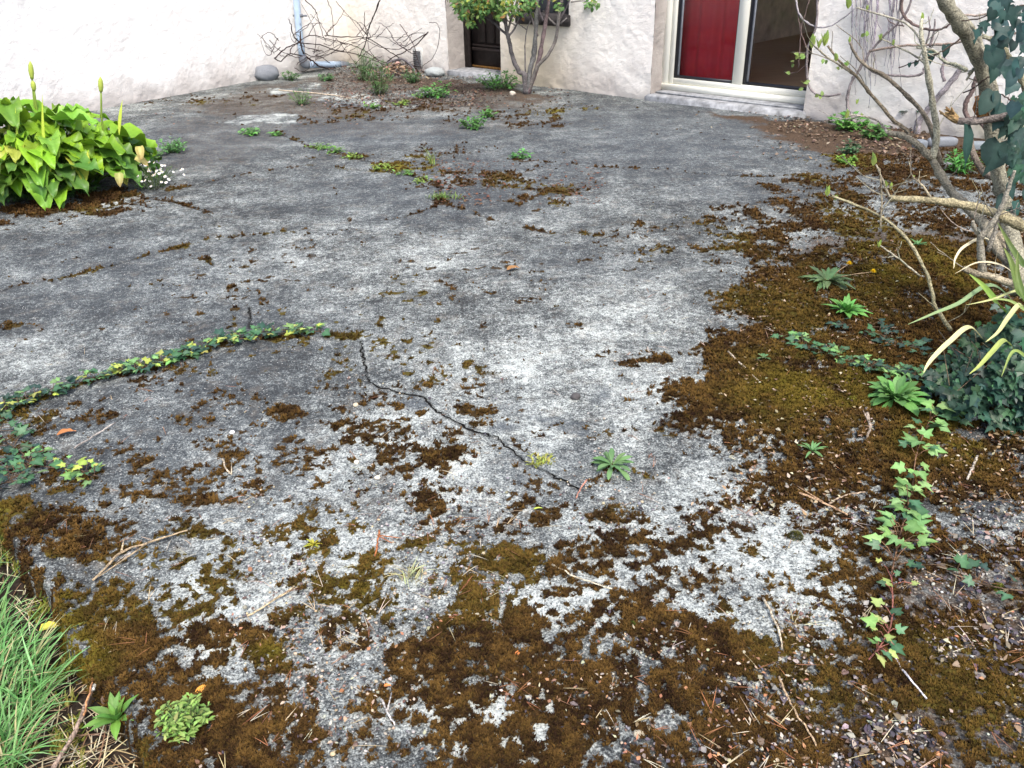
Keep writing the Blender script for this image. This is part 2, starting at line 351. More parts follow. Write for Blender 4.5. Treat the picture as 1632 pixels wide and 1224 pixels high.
PALE_ELL = [(900, 620, 300, 140, .36), (640, 780, 230, 150, .36), (480, 870, 170, 110, .40), (1150, 850, 200, 120, .47), (1290, 920, 140, 90, .42), (760, 1140, 130, 60, .7), (600, 1080, 120, 90, .4), (400, 960, 110, 50, .5), (340, 1020, 60, 40, .5), (1100, 980, 200, 60, .46), (900, 960, 160, 50, .55),
            (830, 545, 120, 50, .3), (1060, 440, 120, 40, .24), (560, 400, 160, 50, .22), (420, 460, 160, 60, .18), (100, 580, 200, 50, .24), (1010, 330, 90, 20, .16), (1080, 240, 140, 30, .12), (830, 1190, 90, 40, .5), (1030, 1130, 60, 30, .6), (1600, 900, 60, 60, .4), (560, 155, 60, 9, .5), (720, 150, 30, 6, .4), (300, 280, 60, 12, .14), (1200, 600, 40, 60, .2)]
DARK_ELL = [(180, 440, 260, 90, .36), (330, 600, 200, 60, .24), (300, 720, 200, 110, .30), (430, 510, 150, 50, .3), (650, 655, 26, 9, .7), (815, 690, 26, 8, .85), (960, 622, 22, 8, .6), (885, 668, 24, 7, .7), (905, 681, 14, 6, .6), (810, 655, 40, 11, .4), (745, 853, 18, 8, .7), (670, 300, 240, 50, .4), (1100, 210, 300, 60, .62), (1150, 290, 120, 30, .4), (600, 210, 240, 26, .6), (860, 740, 80, 30, .34), (560, 168, 60, 5, .7), (700, 150, 40, 4, .7), (330, 220, 160, 40, .5), (860, 250, 160, 40, .45), (930, 420, 140, 30, .25)]
DIRT_POLY = [([(230, 168), (420, 130), (560, 104), (716, 122), (900, 150), (890, 185), (640, 190), (420, 200), (300, 190)], .5, .48), ([(230, 180), (620, 190), (900, 180), (880, 215), (480, 225), (430, 270), (250, 300)], .3, .41), ([(540, 118), (716, 122), (905, 152), (860, 172), (700, 150), (560, 140)], .3, .56), ([(1120, 176), (1290, 190), (1660, 200), (1660, 240), (1330, 250), (1200, 205)], .25, .75),
             ([(1380, 880), (1700, 840), (1700, 1260), (1100, 1260), (1300, 1060), (1360, 820)], .12, .52), ([(1280, 370), (1700, 350), (1700, 420), (1200, 420)], .2, .5)]
def fields(X, Y, f=1.0):
    G = Field(X, Y); wx = (fbm(X, Y, 5, 3, 41)-.5); wy = (fbm(X, Y, 5, 3, 57)-.5)
    lod = np.clip(np.hypot(X, Y)/2.5, .5, 4)
    G2 = Field(X+wx*.16*lod, Y+wy*.2*lod)
    mo = .05+.27*sst(.35, .7, fbm(X, Y, 1.3, 3, 44))*sst(5., 2., Y); mo = np.maximum(mo, .34*sst(2.3, 1.7, Y))
    for p, s, k in MOSS_POLY: mo = np.maximum(mo, G2.poly(p, s)*k)
    for a in MOSS_ELL: mo = np.maximum(mo, G2.ell(*a[:4])*a[4])
    pa = np.full(X.shape, .12)
    for a in PALE_ELL: pa = np.maximum(pa, G2.ell(*a[:4])*a[4]+.1)
    bl = np.zeros(X.shape)
    for a in DARK_ELL: d = G2.ell(*a[:4])*a[4]; bl = np.maximum(bl, d); pa = pa-d*.40
    sl_ = np.zeros(X.shape)
    for p in ([(515, 158), (560, 152), (625, 158), (645, 170), (600, 176), (545, 170)], [(640, 148), (690, 144), (720, 150), (690, 155), (650, 154)], [(425, 150), (470, 134), (515, 138), (500, 148)], [(380, 190), (450, 180), (500, 188), (430, 200)]):
        q_ = G2.poly(p, .05); pa = np.maximum(pa, q_*(.1+.5*sst(.4, .6, fbm(X, Y, 5, 3, 81)))); sl_ = np.maximum(sl_, q_)
    di = np.full(X.shape, .0)
    for p, s, k in DIRT_POLY: di = np.maximum(di, G2.poly(p, s)*k)
    di = di*(1-sl_); mo = mo*(1-sl_*.9)
    jit = (fbm(X, Y, 30, 3, 5)-.5)*.012
    dc0 = np.minimum(G.line(CRACK), G.line(SLIT)); dc = np.abs(dc0+jit); crack = sst(.0095, .005, dc)*sst(.12, .26, fbm(X, Y, 9, 2, 77)); wide = np.zeros(X.shape)
    jn = np.zeros(X.shape)
    for J in JOINTS:
        d = np.abs(Field(X+wx*.05, Y+wy*.05).line(J)+jit*1.5); g = fbm(X, Y, 2.2, 3, 21)
        mo = np.maximum(mo, sst(.07, .0, d)*(.25+.55*g)); jn = np.maximum(jn, sst(.008+.003*lod, .002, d)*sst(.42, .55, fbm(X, Y, 4, 2, 31)))
    d = G.line(IVYJ); mo = np.maximum(mo, sst(.05, .0, np.abs(d))*.7)
    sd = edge_sd(X, Y); mo = np.maximum(mo, sst(.05, .0, np.abs(sd+.005))*(.35+.5*fbm(X, Y, 6, 2, 3))); mo = np.maximum(mo, .85*sst(.012, -.012, sd))
    hi = fbm(X, Y, 7, 6, 9, .68); hi2 = fbm(X, Y, 55, 3, 13)
    m = sst(.44, .68, mo*(.72+.5*fbm(X, Y, 2.6, 3, 39)) + (hi-.5)*1.5 + (hi2-.5)*(.8+.9*sst(3.2, 1.6, Y)))
    m = np.maximum(m, .85*sst(.68, .74, fbm(X, Y, 20, 3, 63))*sst(.45, .62, fbm(X, Y, 2.1, 3, 64))*sst(5.5, 3.5, Y))
    m = m*sst(-.1, -.06, sd)*(1-.95*sst(.035, .015, dc))
    ye = sst(.56, .72, fbm(X, Y, 2.3, 4, 91))*.35
    ye = np.maximum(ye, sst(.09, .0, np.abs(sd))*.9*sst(.4, .6, fbm(X, Y, 7, 2, 15)))
    for a in ((130, 950, 70, 30), (640, 265, 60, 14), (1450, 430, 130, 50), (1540, 690, 110, 40), (1340, 255, 60, 12), (540, 945, 50, 20), (430, 1040, 50, 20), (880, 735, 18, 8), (660, 930, 30, 14), (500, 870, 20, 8), (905, 175, 60, 8), (1300, 620, 120, 60)): ye = np.maximum(ye, G2.ell(*a)*.85*sst(.35, .6, hi))
    return dict(moss=m, mo=mo, pale=np.clip(pa, -.3, 1), dirt=di, crack=np.maximum(crack*.5, jn*.85), dc=dc0, yel=ye, blue=bl, sd=sd, hi=hi)
def zpatio(X, Y, D=None, sd=None):
    z = (fbm(X, Y, .8, 3, 2)-.5)*.03 + (fbm(X, Y, 3.5, 3, 8)-.5)*.008
    return z
def gz(x, y): return float(zpatio(np.array([x*1.]), np.array([y*1.]))[0])
# fan-shaped sheet, finer towards the viewer's end of the patio
NC, NR = 1000, 1050
tt = np.linspace(-.66, .66, NC); k = np.linspace(0, 1, NR); yy = CAMH/np.tan(np.radians(63-57.6*k))
TX, YY = np.meshgrid(tt, yy); XX = TX*(YY+1.5)
XX = XX + RNG.normal(0, .0006, XX.shape); x = XX.ravel(); y = YY.ravel()
D = fields(x, y)
off = sst(.0, -.045, D['sd'] + (fbm(x, y, 12, 3, 4)-.5)*.03)
z = zpatio(x, y) + D['moss']*(.001+.018*fbm(x, y, 32, 3, 34))*np.clip(D['mo']*1.3, .2, 1) + (fbm(x, y, 70, 2, 23)-.5)*.007*(1-D['moss'])
z = z*(1-sst(.03, .012, D['dc'])) + zpatio(x, y)*sst(.03, .012, D['dc']); z = z - np.where(D['dc'] < .03, 0, D['crack'])*.02 - off*.16
idx = np.arange(NR*NC).reshape(NR, NC); q = np.stack([idx[:-1, :-1], idx[:-1, 1:], idx[1:, 1:], idx[1:, :-1]], -1).reshape(-1, 4)
keep = (D['sd'][q] > -.09).any(1) & (((np.stack([x, y], 1)[q[:, 0]]-C0[:2])@N_[:2]) < .6) & (((np.stack([x, y], 1)[q[:, 0]]-L0[:2])@NL[:2]) < .6)
pm = MB(); pm.add(np.stack([x, y, z], 1), quads=q[keep]); patio = pm.build('patio', M['patio'], org=(0, 0, 0)); tag(patio, kind='structure')
for nm, arr in (('cov', (D['moss'], D['pale'], D['dirt'])), ('cov2', (D['crack'], D['yel'], D['blue']))):
    a = patio.data.attributes.new(nm, 'FLOAT_COLOR', 'POINT'); a.data.foreach_set('color', np.stack([*arr, np.ones(len(x))], 1).astype(np.float32).ravel())
g = MB(); g.add([(-60, -40, -.2), (60, -40, -.2), (60, 60, -.2), (-60, 60, -.2)], quads=[(0, 1, 2, 3)]); tag(g.build('ground', M['soil'], org=(0, 0, 0)), kind='structure')
# the long crack: flat jagged black ribbon, the gap's darkness put into its colour
def slit(name, pts, w, step=.012):
    P = np.array([at(*p)[:2] for p in pts]); L = np.concatenate([[0], np.cumsum(np.linalg.norm(np.diff(P, axis=0), axis=1))]); n_ = max(4, int(L[-1]/step)); s_ = np.linspace(0, L[-1], n_)
    Q = np.stack([np.interp(s_, L, P[:, 0]), np.interp(s_, L, P[:, 1])], 1)+RNG.normal(0, .0042, (n_, 2)); T = np.gradient(Q, axis=0); T /= np.linalg.norm(T, axis=1)[:, None]; B = np.stack([-T[:, 1], T[:, 0]], 1)
    wd = w*(.25+.75*sst(.25, .7, fbm(s_, s_*0+len(pts), 9, 3, 7)))*RNG.uniform(.5, 1.4, n_); wd[0] = wd[-1] = .0002; V = []
    for k_, sg in ((wd, 1), (wd*RNG.uniform(.6, 1.2, n_), -1)): q_ = Q+B*k_[:, None]*sg; V.append(np.column_stack([q_, zpatio(q_[:, 0], q_[:, 1])+.0018]))
    V = np.stack(V, 1).reshape(-1, 3); m_ = MB(); m_.add(V, quads=[(2*i, 2*i+1, 2*i+3, 2*i+2) for i in range(n_-1)]); tag(m_.build(name, M['crack_shade'], smooth=False, org=(0, 0, 0)), kind='structure')
M['crack_shade'] = plain('crack_shade', (.012, .011, .010), .95, .05, .4, 90, .5)
slit('crack', CRACK, .0046); slit('crack', SLIT, .005)
# lawn soil beside the slab
n = 190; lx, ly = np.meshgrid(np.linspace(-4.2, .3, n*2), np.linspace(.5, 4.6, n)); lz = -.085 + (fbm(lx, ly, 6, 4, 71)-.5)*.05 + (fbm(lx, ly, 30, 3, 72)-.5)*.025
idx = np.arange(lx.size).reshape(lx.shape); q = np.stack([idx[:-1, :-1], idx[:-1, 1:], idx[1:, 1:], idx[1:, :-1]], -1).reshape(-1, 4); sdl = edge_sd(lx.ravel(), ly.ravel())
lm = MB(); lm.add(np.stack([lx.ravel(), ly.ravel(), lz.ravel()], 1), quads=q[(sdl[q] < .06).all(1)]); tag(lm.build('lawn_soil', M['soil'], org=(0, 0, 0)), kind='structure')
def lawnz(x, y): return -.085 + (float(fbm(np.array([x]), np.array([y]), 6, 4, 71)[0])-.5)*.05
# ------------------------------------------------------------------ moss: short shoots standing on the mossy cells
W_ = np.clip(D['moss'], 0, 1)**1.2*(D['sd'] > -.05)*(y < 13); W_ *= np.clip(.25+D['mo'], 0, 1); pick = RNG.choice(len(x), 150000, p=W_/W_.sum())
px_ = x[pick]+RNG.normal(0, .003, len(pick)); py_ = y[pick]+RNG.normal(0, .004, len(pick)); pz = z[pick]
cell = (py_+1.5)*1.32/NC; hh = np.clip(cell*1.7, .0035, .014)*RNG.uniform(.35, 1.3, len(pick))*(.5+.6*D['moss'][pick]); ww = np.clip(cell*.75, .0018, .012)
mm = MB(); K = 5
V = np.zeros((len(pick), K, 3, 3))
for j in range(K):
    a = RNG.uniform(0, 2*pi, len(pick)); ln = RNG.uniform(.2, 1.1, len(pick))
    dx, dy = np.cos(a), np.sin(a); b0 = np.stack([px_, py_, pz-.002], 1)
    V[:, j, 0] = b0+np.stack([-dy*ww, dx*ww, 0*dx], 1); V[:, j, 1] = b0+np.stack([dy*ww, -dx*ww, 0*dx], 1)
    V[:, j, 2] = b0+np.stack([dx*ln*hh*1.3, dy*ln*hh*1.3, hh], 1)
tone = np.clip(fbm(px_, py_, 5, 3, 33)*.9+(fbm(px_, py_, 32, 3, 34)-.5)*2.0-.0 + RNG.normal(0, .18, len(pick)), 0, 1)[:, None]  # lighter on bump tops, darker in hollows: moss self-shadowing put into its colour
colm = (1-tone)*np.array([.024, .012, .007])+tone*np.array([.125, .070, .020]); yl = np.clip(D['yel'][pick]+RNG.normal(0, .12, len(pick)), 0, 1)[:, None]; colm = colm*(1-yl*.6)+np.array([.16, .13, .015])*yl*.6
far = np.clip((py_-3.5)/3, 0, 1)[:, None]; colm = colm*(1-far*.5)+far*.5*np.array([.085, .045, .022])
mm.add(V.reshape(-1, 3), tris=np.arange(len(pick)*K*3).reshape(-1, 3), col=np.repeat(colm, K*3, 0))
tag(mm.build('moss', M['moss'], smooth=False, org=(0, 0, 0)), 'brown and olive moss in cushions over the old concrete', 'moss', kind='stuff')
#PART2
# ------------------------------------------------------------------ house
house = thing('house', tuple(C0), 'white rough-cast house around the far corner with dark wooden door and glazed door', 'house')
def wall_panel(mb, P, u, n, s0, s1, z0, z1, res, amp=.022, tintf=None, d=0.):
    ns = max(2, int((s1-s0)/res)+1); nz_ = max(2, int((z1-z0)/res)+1); S, Z = np.meshgrid(np.linspace(s0, s1, ns), np.linspace(z0, z1, nz_))
    h = (fbm(S, Z, 2.2, 3, 51)-.5)*.7*amp*1.6 + (fbm(S, Z, 10, 3, 52, .6)-.5)*amp*.5 + (fbm(S*1.0, Z*1.5, 34, 3, 54, .6)-.5)*amp*.42 + sst(.25, .0, Z)*(fbm(S, Z, 7, 4, 53)-.35)*.035
    V = P[None, None]+S[..., None]*u+np.array([0, 0, 1.])*Z[..., None]-n*(h-d)[..., None]
    idx = np.arange(S.size).reshape(S.shape); q = np.stack([idx[:-1, :-1], idx[:-1, 1:], idx[1:, 1:], idx[1:, :-1]], -1).reshape(-1, 4)
    c = np.zeros((S.size, 3))
    if tintf is not None: c[:, 0], c[:, 1] = [a.ravel() for a in tintf(S, Z)]
    mb.add(V.reshape(-1, 3), quads=q, col=c)
s_d0, s_d1 = 0.0, fac(799, 127)[0]
s_w0, z_w = fac(829, 36); s_w1 = fac(906, 36)[0]; z_w0 = fac(868, 38)[1]
s_g0, s_g1 = fac(1036, 157)[0], fac(1279, 187)[0]
HT = 2.7; SR = s_g1+5.5
def ft(S, Z):                                   # ochre damp wash between the door and the window; green algae far right
    a = np.exp(-((S-(s_d1+.45))/.55)**2)*sst(1.2, .3, Z)*.75 + .5*np.exp(-((S-SCORN-.15)/.25)**2)*fbm(S, Z, 3, 3, 4)
    b = sst(s_g1+1.1, s_g1+2.0, S)*sst(.75, .1, Z)*sst(.35, .6, fbm(S, Z, 3, 4, 6))*.75
    return np.clip(a, 0, .7), b
fw = MB()
for s0, s1, z0, z1 in ((SCORN-.05, s_d0, -.2, 1.35), (s_d1, s_w0, -.2, 1.35), (s_w0, s_w1, -.2, z_w0), (s_w1, s_g0, -.2, 1.35), (s_g1, SR, -.2, 1.35)): wall_panel(fw, C0*np.array([1, 1, 0]), U_, N_, s0, s1, z0, z1, .015, tintf=ft)
for s0, s1, z0, z1 in ((SCORN-.05, s_d0, 1.35, HT), (s_d1, s_w0, 1.35, HT), (s_w0, s_w1, 1.35, HT), (s_w1, s_g0, 1.35, HT), (s_g1, SR, 1.35, HT), (s_d0, s_d1, 2.0, HT), (s_g0, s_g1, 2.1, HT)): wall_panel(fw, C0*np.array([1, 1, 0]), U_, N_, s0, s1, z0, z1, .06, tintf=ft)
fw.build('wall', M['wall'], house)
sw = MB(); LB = L0*np.array([1, 1, 0])
wall_panel(sw, LB, UL, NL, -5.0, LCORN+.05, -.2, 1.35, .015, tintf=lambda S, Z: (np.clip(.45*np.exp(-((S-LCORN)/.7)**2)*fbm(S, Z, 2, 3, 5), 0, 1), 0*S)); wall_panel(sw, LB, UL, NL, -5.0, LCORN+.05, 1.35, HT, .06)
sw.build('wall', M['side_wall'], house)
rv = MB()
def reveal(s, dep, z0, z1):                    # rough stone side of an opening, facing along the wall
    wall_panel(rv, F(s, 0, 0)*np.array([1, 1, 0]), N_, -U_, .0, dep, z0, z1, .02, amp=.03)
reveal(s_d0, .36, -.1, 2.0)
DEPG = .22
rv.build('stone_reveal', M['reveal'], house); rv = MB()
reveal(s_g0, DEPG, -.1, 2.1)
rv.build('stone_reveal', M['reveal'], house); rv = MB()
for s0, s1, dep, zt in ((s_d0, s_d1, .4, 2.0), (s_g0, s_g1, .3, 2.1)):
    rv = MB(); rv.add([F(s1, 0, -.1), F(s1, dep, -.1), F(s1, dep, zt), F(s1, 0, zt), F(s0, 0, zt), F(s0, dep, zt)], quads=[(0, 1, 2, 3), (3, 2, 5, 4)], col=(0, 0, 0)); rv.build('plaster_reveal', M['wall'], house, smooth=False)
# steps
zs1 = fac(743, 106, .33)[1]
st = MB(); st.box(F, s_d0-.02, s_d1+.02, -.015, .45, -.2, zs1, bev=.012); st.build('door_step', M['concrete_plain'], house)
zg = .075
st = MB(); st.box(F, s_g0-.03, s_g1+.03, -.06, .3, -.2, zg-.02, bev=.02); st.box(F, s_g0+.02, s_g1-.02, .06, .3, zg-.02, zg, bev=.006); st.build('threshold', M['concrete_plain'], house)
# wooden door
dd = .34; wd = MB(); wd.box(F, s_d0, s_d1+.1, dd, dd+.05, zs1+.03, 2.05)
dor = wd.build('wooden_door', M['wood'], house)
k_ = MB(); sw_ = (s_d1-s_d0+.1)
for i in range(5):
    a = s_d0+sw_*(.2+i*.16); k_.box(F, a, a+sw_*.13, dd-.014, dd+.002, zs1+.30, 1.95, bev=.006)
k_.build('door_panel', M['wood'], dor)
k_ = MB(); k_.box(F, s_d0+.1, s_d1+.1, dd-.03, dd+.002, zs1+.2, zs1+.24, bev=.01); k_.box(F, s_d0+.1, s_d1+.1, dd-.02, dd+.002, zs1+.25, zs1+.275, bev=.006); k_.build('weather_bar', M['wood'], dor)
k_ = MB(); k_.box(F, s_d0, s_d1+.1, dd-.01, dd+.05, zs1+.001, zs1+.028); k_.build('rusty_strip', M['rust'], dor)
k_ = MB(); k_.box(F, s_d0+.001, s_d0+.09, dd-.06, dd-.016, zs1+.001, 2.04, bev=.005); k_.build('door_frame', M['wood'], dor)
# window
wn = MB(); wn.box(F, s_w0-.03, s_w1+.03, -.05, .22, z_w0-.012, z_w0+.10, bev=.012)
win = wn.build('window', plain('dark_sill', (.05, .045, .045), .7, .2, .3), house); win.name = 'window'
k_ = MB(); k_.box(F, s_w0, s_w0+.05, .12, .17, z_w0+.1, 1.9); k_.box(F, s_w1-.05, s_w1, .12, .17, z_w0+.1, 1.9); k_.box(F, (s_w0+s_w1)/2-.025, (s_w0+s_w1)/2+.025, .12, .17, z_w0+.1, 1.9); k_.build('frame', M['greypipe'], win)
k_ = MB(); k_.box(F, s_w0, s_w1, .15, .158, z_w0+.1, 1.9); k_.build('pane', plain('dull_glass', (.16, .17, .19), .15, .5, .2, 3, 0), win)
# glazed door (all members butt or stand 3 mm proud)
def gs(px, py, d): return fac(px, py, d)
fg0 = gs(1055, 140, DEPG)[0]; fg1 = s_g1+.06; zf0 = zg+.001; zsill = gs(1066, 133, DEPG)[1]; ztop = 2.06
la = gs(1067, 100, DEPG)[0]; l0 = gs(1074.5, 100, DEPG)[0]; l1 = gs(1170, 100, DEPG)[0]; m1 = gs(1186, 100, DEPG)[0]; zr = gs(1073, 124, DEPG)[1]
fr_ = MB()
fr_.box(F, fg0-.02, fg1, DEPG-.035, DEPG+.06, zf0, zsill, bev=.006)                       # cill
fr_.box(F, fg0-.02, la, DEPG-.02, DEPG+.06, zsill, ztop, bev=.004)
pd_ = fr_.build('patio_door', M['upvc'], house)
sh = MB(); d0 = DEPG-.006
sh.box(F, la, l0, d0, DEPG+.05, zsill+.002, ztop, bev=.004); sh.box(F, l0, fg1, d0+.003, DEPG+.05, zsill+.002, zr, bev=.004); sh.box(F, l1, m1, d0, DEPG+.05, zr, ztop, bev=.004)
sh.build('sash', M['upvc'], pd_)
for a, b_ in ((l0, l1), (m1, fg1)):
    k_ = MB(); k_.box(F, a, a+.035, d0+.012, DEPG+.03, zr, ztop); k_.box(F, a+.035, b_, d0+.012, DEPG+.03, zr, zr+.028); k_.box(F, b_-.012, b_, d0+.012, DEPG+.03, zr+.028, ztop); k_.build('seal', M['seal'], pd_)
    k_ = MB(); k_.box(F, a+.035, a+.055, d0+.02, DEPG+.03, zr+.028, ztop); k_.build('spacer', M['spacer'], pd_)
    k_ = MB(); k_.add([F(a+.03, DEPG+.022, zr+.02), F(b_, DEPG+.022, zr+.02), F(b_, DEPG+.022, ztop), F(a+.03, DEPG+.022, ztop)], quads=[(0, 1, 2, 3)]); k_.build('pane', M['glass'], pd_)
# room behind
rm = MB(); D1 = 6.0; r0, r1 = s_g0-1.0, s_g1+3.2
rm.add([F(r0, D1, .05), F(r1, D1, .05), F(r1, D1, 2.4), F(r0, D1, 2.4)], quads=[(0, 1, 2, 3)]); rm.add([F(r0, .3, .05), F(r0, D1, .05), F(r0, D1, 2.4), F(r0, .3, 2.4)], quads=[(0, 1, 2, 3)])
rm.add([F(r1, .3, 2.1), F(r1, D1, 2.1), F(r1, D1, 2.4), F(r1, .3, 2.4)], quads=[(0, 1, 2, 3)]);      # side wall mostly left out, an added opening that lets daylight brighten the floor
rm.add([F(r0, .3, 2.4), F(r1, .3, 2.4), F(r1, D1, 2.4), F(r0, D1, 2.4)], quads=[(0, 1, 2, 3)])
rm.add([F(r0, .3, .05), F(s_g0, .3, .05), F(s_g0, .3, 2.4), F(r0, .3, 2.4)], quads=[(0, 1, 2, 3)]); rm.add([F(fg1, .3, .05), F(r1, .3, .05), F(r1, .3, 2.4), F(fg1, .3, 2.4)], quads=[(0, 1, 2, 3)])
rm.add([F(s_g0, .3, 2.06), F(fg1, .3, 2.06), F(fg1, .3, 2.4), F(s_g0, .3, 2.4)], quads=[(0, 1, 2, 3)])
rm.build('room', M['dark'], house, smooth=False)
k_ = MB(); k_.box(F, r0, r1, .29, D1, .03, zg+.03); k_.build('floor', M['floor'], house)
# curtain
ck = MB(); ns = 90; S = np.linspace(l0-.02, l1+.05, ns); zz = np.linspace(zg+.05, 2.1, 12); SS, ZZ = np.meshgrid(S, zz); dp = DEPG+.14+.02*np.sin(SS*22+ZZ*.6)+.012*np.sin(SS*47+1)
V = C0[None, None]*np.array([1, 1, 0])+SS[..., None]*U_+dp[..., None]*N_+ZZ[..., None]*np.array([0, 0, 1.]); idx = np.arange(SS.size).reshape(SS.shape)
ck.add(V.reshape(-1, 3), quads=np.stack([idx[:-1, :-1], idx[:-1, 1:], idx[1:, 1:], idx[1:, :-1]], -1).reshape(-1, 4)); tag(ck.build('curtain', M['cloth']), 'plain red curtain hanging behind the left pane of the glazed door', 'curtain')
# low dark bench and an amber bundle in the room
bs = MB(); ba = m1-.3; G_ = lambda a, b, c: F(a, b+(a-ba)*.25, c); bs.box(G_, ba, ba+4.2, 2.3, 3.0, zg+.03, zg+.33, bev=.03); bs.box(G_, ba, ba+4.2, 2.85, 3.1, zg+.34, zg+.8, bev=.05)
tag(bs.build('bench', plain('dark_brown_wood', (.10, .05, .032), .5, .3, .3)), 'low dark brown bench seen through the right pane of the glazed door', 'bench')
# vent
vs, vz = fac(668, 104); vt = MB(); vt.box(F, vs-.075, vs+.075, -.022, .03, vz-.02, vz+.2, bev=.006); v_ = vt.build('vent', plain('vent_grey', (.45, .46, .45), .6, .3, .1), house)
k_ = MB()
for i in range(8): k_.box(F, vs-.065, vs+.065, -.034, -.021, vz-.008+i*.024, vz+.004+i*.024)
k_.build('louvre', plain('vent_slot', (.10, .10, .11), .7, .2, .1), v_)
# downpipe
pp = [wallpt(471, -30, .10), wallpt(474, 20, .10), wallpt(478, 60, .10), wallpt(482, 92, .10)]
pk = MB(); pk.tube([pp[0], pp[1], pp[2], pp[3]], .042, 14, sub=2); pipe = pk.build('downpipe', M['pipe'], house)
e1 = wallpt(492, 103, .14); e2 = wallpt(541, 103, .16); e3 = wallpt(556, 107, .18); e4 = wallpt(561, 121, .2)
k_ = MB(); k_.tube([pp[3]+[0, 0, .02], wallpt(483, 97, .11), wallpt(486, 102, .12), e1+[0, 0, 0]], .052, 14, sub=4); k_.build('elbow', M['greypipe'], pipe)
k_ = MB(); k_.tube([e1, (e1+e2)/2, e2], .042, 14, sub=2); k_.build('pipe', M['pipe'], pipe)
k_ = MB(); k_.tube([e2, e2*.4+e3*.6+[0, 0, .01], e3, e4], .05, 14, sub=4); k_.build('elbow', M['greypipe'], pipe)
k_ = MB(); b0 = wallpt(476.5, 25, .10); k_.tube([b0-[0, 0, .018], b0, b0+[0, 0, .018]], .05, 14, sub=1); k_.tube([b0-RT*.075, b0+RT*.1], .012, 6); k_.build('bracket', M['greypipe'], pipe)
# ------------------------------------------------------------------ plant pieces
def leafgrid(mb, base, d, nrm, L, W, prof, nl=6, nw=1, bend=.6, fold=.25, wave=0., wf=3., col=(.1, .2, .05), tip=None, edgecol=None, twist=0., cup=0.):
    d = nz(d); nrm = nz(np.asarray(nrm)-d*np.dot(nrm, d)); s = np.linspace(0, 1, nl+1)
    a = bend*s**1.3; T = np.cos(a)[:, None]*d-np.sin(a)[:, None]*nrm; Nn = np.sin(a)[:, None]*d+np.cos(a)[:, None]*nrm
    P = np.vstack([[0, 0, 0], np.cumsum((T[:-1]+T[1:])/2*(L/nl), 0)])+np.asarray(base)
    B = np.cross(d, nrm); Bs = np.tile(B, (nl+1, 1))
    if twist: tw = twist*s; Bs, Nn = np.cos(tw)[:, None]*Bs+np.sin(tw)[:, None]*Nn, np.cos(tw)[:, None]*Nn-np.sin(tw)[:, None]*Bs
    j = np.linspace(-1, 1, 2*nw+1); wd = prof(s)*W/2
    ph = RNG.uniform(0, 6)
    hgt = fold*np.abs(j)[None]*wd[:, None] + wave*W*np.sin(s*wf*2*pi+ph)[:, None]*(j*np.abs(j))[None]*.5 + wave*W*np.sin(s*wf*2*pi*1.3+ph*2)[:, None]*(j**2)[None]*.4 - cup*(j**2)[None]*wd[:, None]
    V = P[:, None]+Bs[:, None]*(wd[:, None]*j[None])[..., None]+Nn[:, None]*hgt[..., None]
    m = 2*nw+1; idx = np.arange((nl+1)*m).reshape(nl+1, m); q = np.stack([idx[:-1, :-1], idx[:-1, 1:], idx[1:, 1:], idx[1:, :-1]], -1).reshape(-1, 4)
    c = np.tile(np.asarray(col, float), (len(s)*m, 1)).reshape(nl+1, m, 3)
    if tip is not None: k = (s**2)[:, None, None]; c = c*(1-k)+np.asarray(tip)*k
    if edgecol is not None: k = (np.abs(j)**3)[None, :, None]*.8; c = c*(1-k)+np.asarray(edgecol)*k
    if nw >= 1: c[:, nw] = c[:, nw]*1.15+.01
    mb.add(V.reshape(-1, 3), quads=q, col=c.reshape(-1, 3)); return P[-1]
lance = lambda s: np.sin(pi*np.clip(s, .02, 1)**.75)*.98+.02
ovate = lambda s: np.sin(pi*np.clip(s, 0, 1)**.62)**.8*.98+.02
strap = lambda s: np.clip(1-s**3, 0.02, 1)*np.clip(.55+s*2, 0, 1)
spat = lambda s: np.sin(pi*np.clip(s, 0, 1)**1.7)**.8*.9+.1*(1-s)+.02
def serr(s): return lance(s)*(.62+.38*np.abs(np.sin(s*pi*6)))
IVY = np.array([(0, .04), (-.2, -.10), (-.46, .04), (-.38, .22), (-.50, .50), (-.26, .50), (0, 1.05), (.26, .50), (.50, .50), (.38, .22), (.46, .04), (.2, -.10)])
HEART = np.array([(0, 0), (-.2, -.12), (-.42, -.02), (-.50, .22), (-.42, .5), (-.2, .8), (0, 1.02), (.2, .8), (.42, .5), (.50, .22), (.42, -.02), (.2, -.12)])
CREN = np.array([(r_*math.sin(a_)*.55, .45-r_*math.cos(a_)*.55) for a_, r_ in [(i*2*pi/12, (1.0 if i % 2 else .82) if i else .35) for i in range(12)]])
def polyleaf(mb, base, d, nrm, L, shape=IVY, col=(.05, .12, .04), vein=.0, fold=.16, curl=.2, W=1.):
    d = nz(d); nrm = nz(np.asarray(nrm)-d*np.dot(nrm, d)); B = np.cross(d, nrm); S = (shape+RNG.normal(0, .045, shape.shape))*np.array([L*W*RNG.uniform(.8, 1.15), L])
    ctr = np.array([[0, .38*L]]); P2 = np.vstack([S, ctr]); r = P2[:, 1]/L
    h = -curl*L*(r-.38)**2*.9 + fold*np.abs(P2[:, 0])*.8 - .25*np.abs(P2[:, 0])**2/L + RNG.normal(0, .02*L, len(P2)); h[0] = 0
    V = np.asarray(base)+P2[:, :1]*B+P2[:, 1:]*d+h[:, None]*nrm; n = len(S)
    c = np.tile(np.asarray(col, float), (n+1, 1)); c[-1] = c[-1]*1.25+vein; c[0] = c[0]*1.2+vein
    mb.add(V, tris=[(n, i, (i+1) % n) for i in range(n)], col=c)
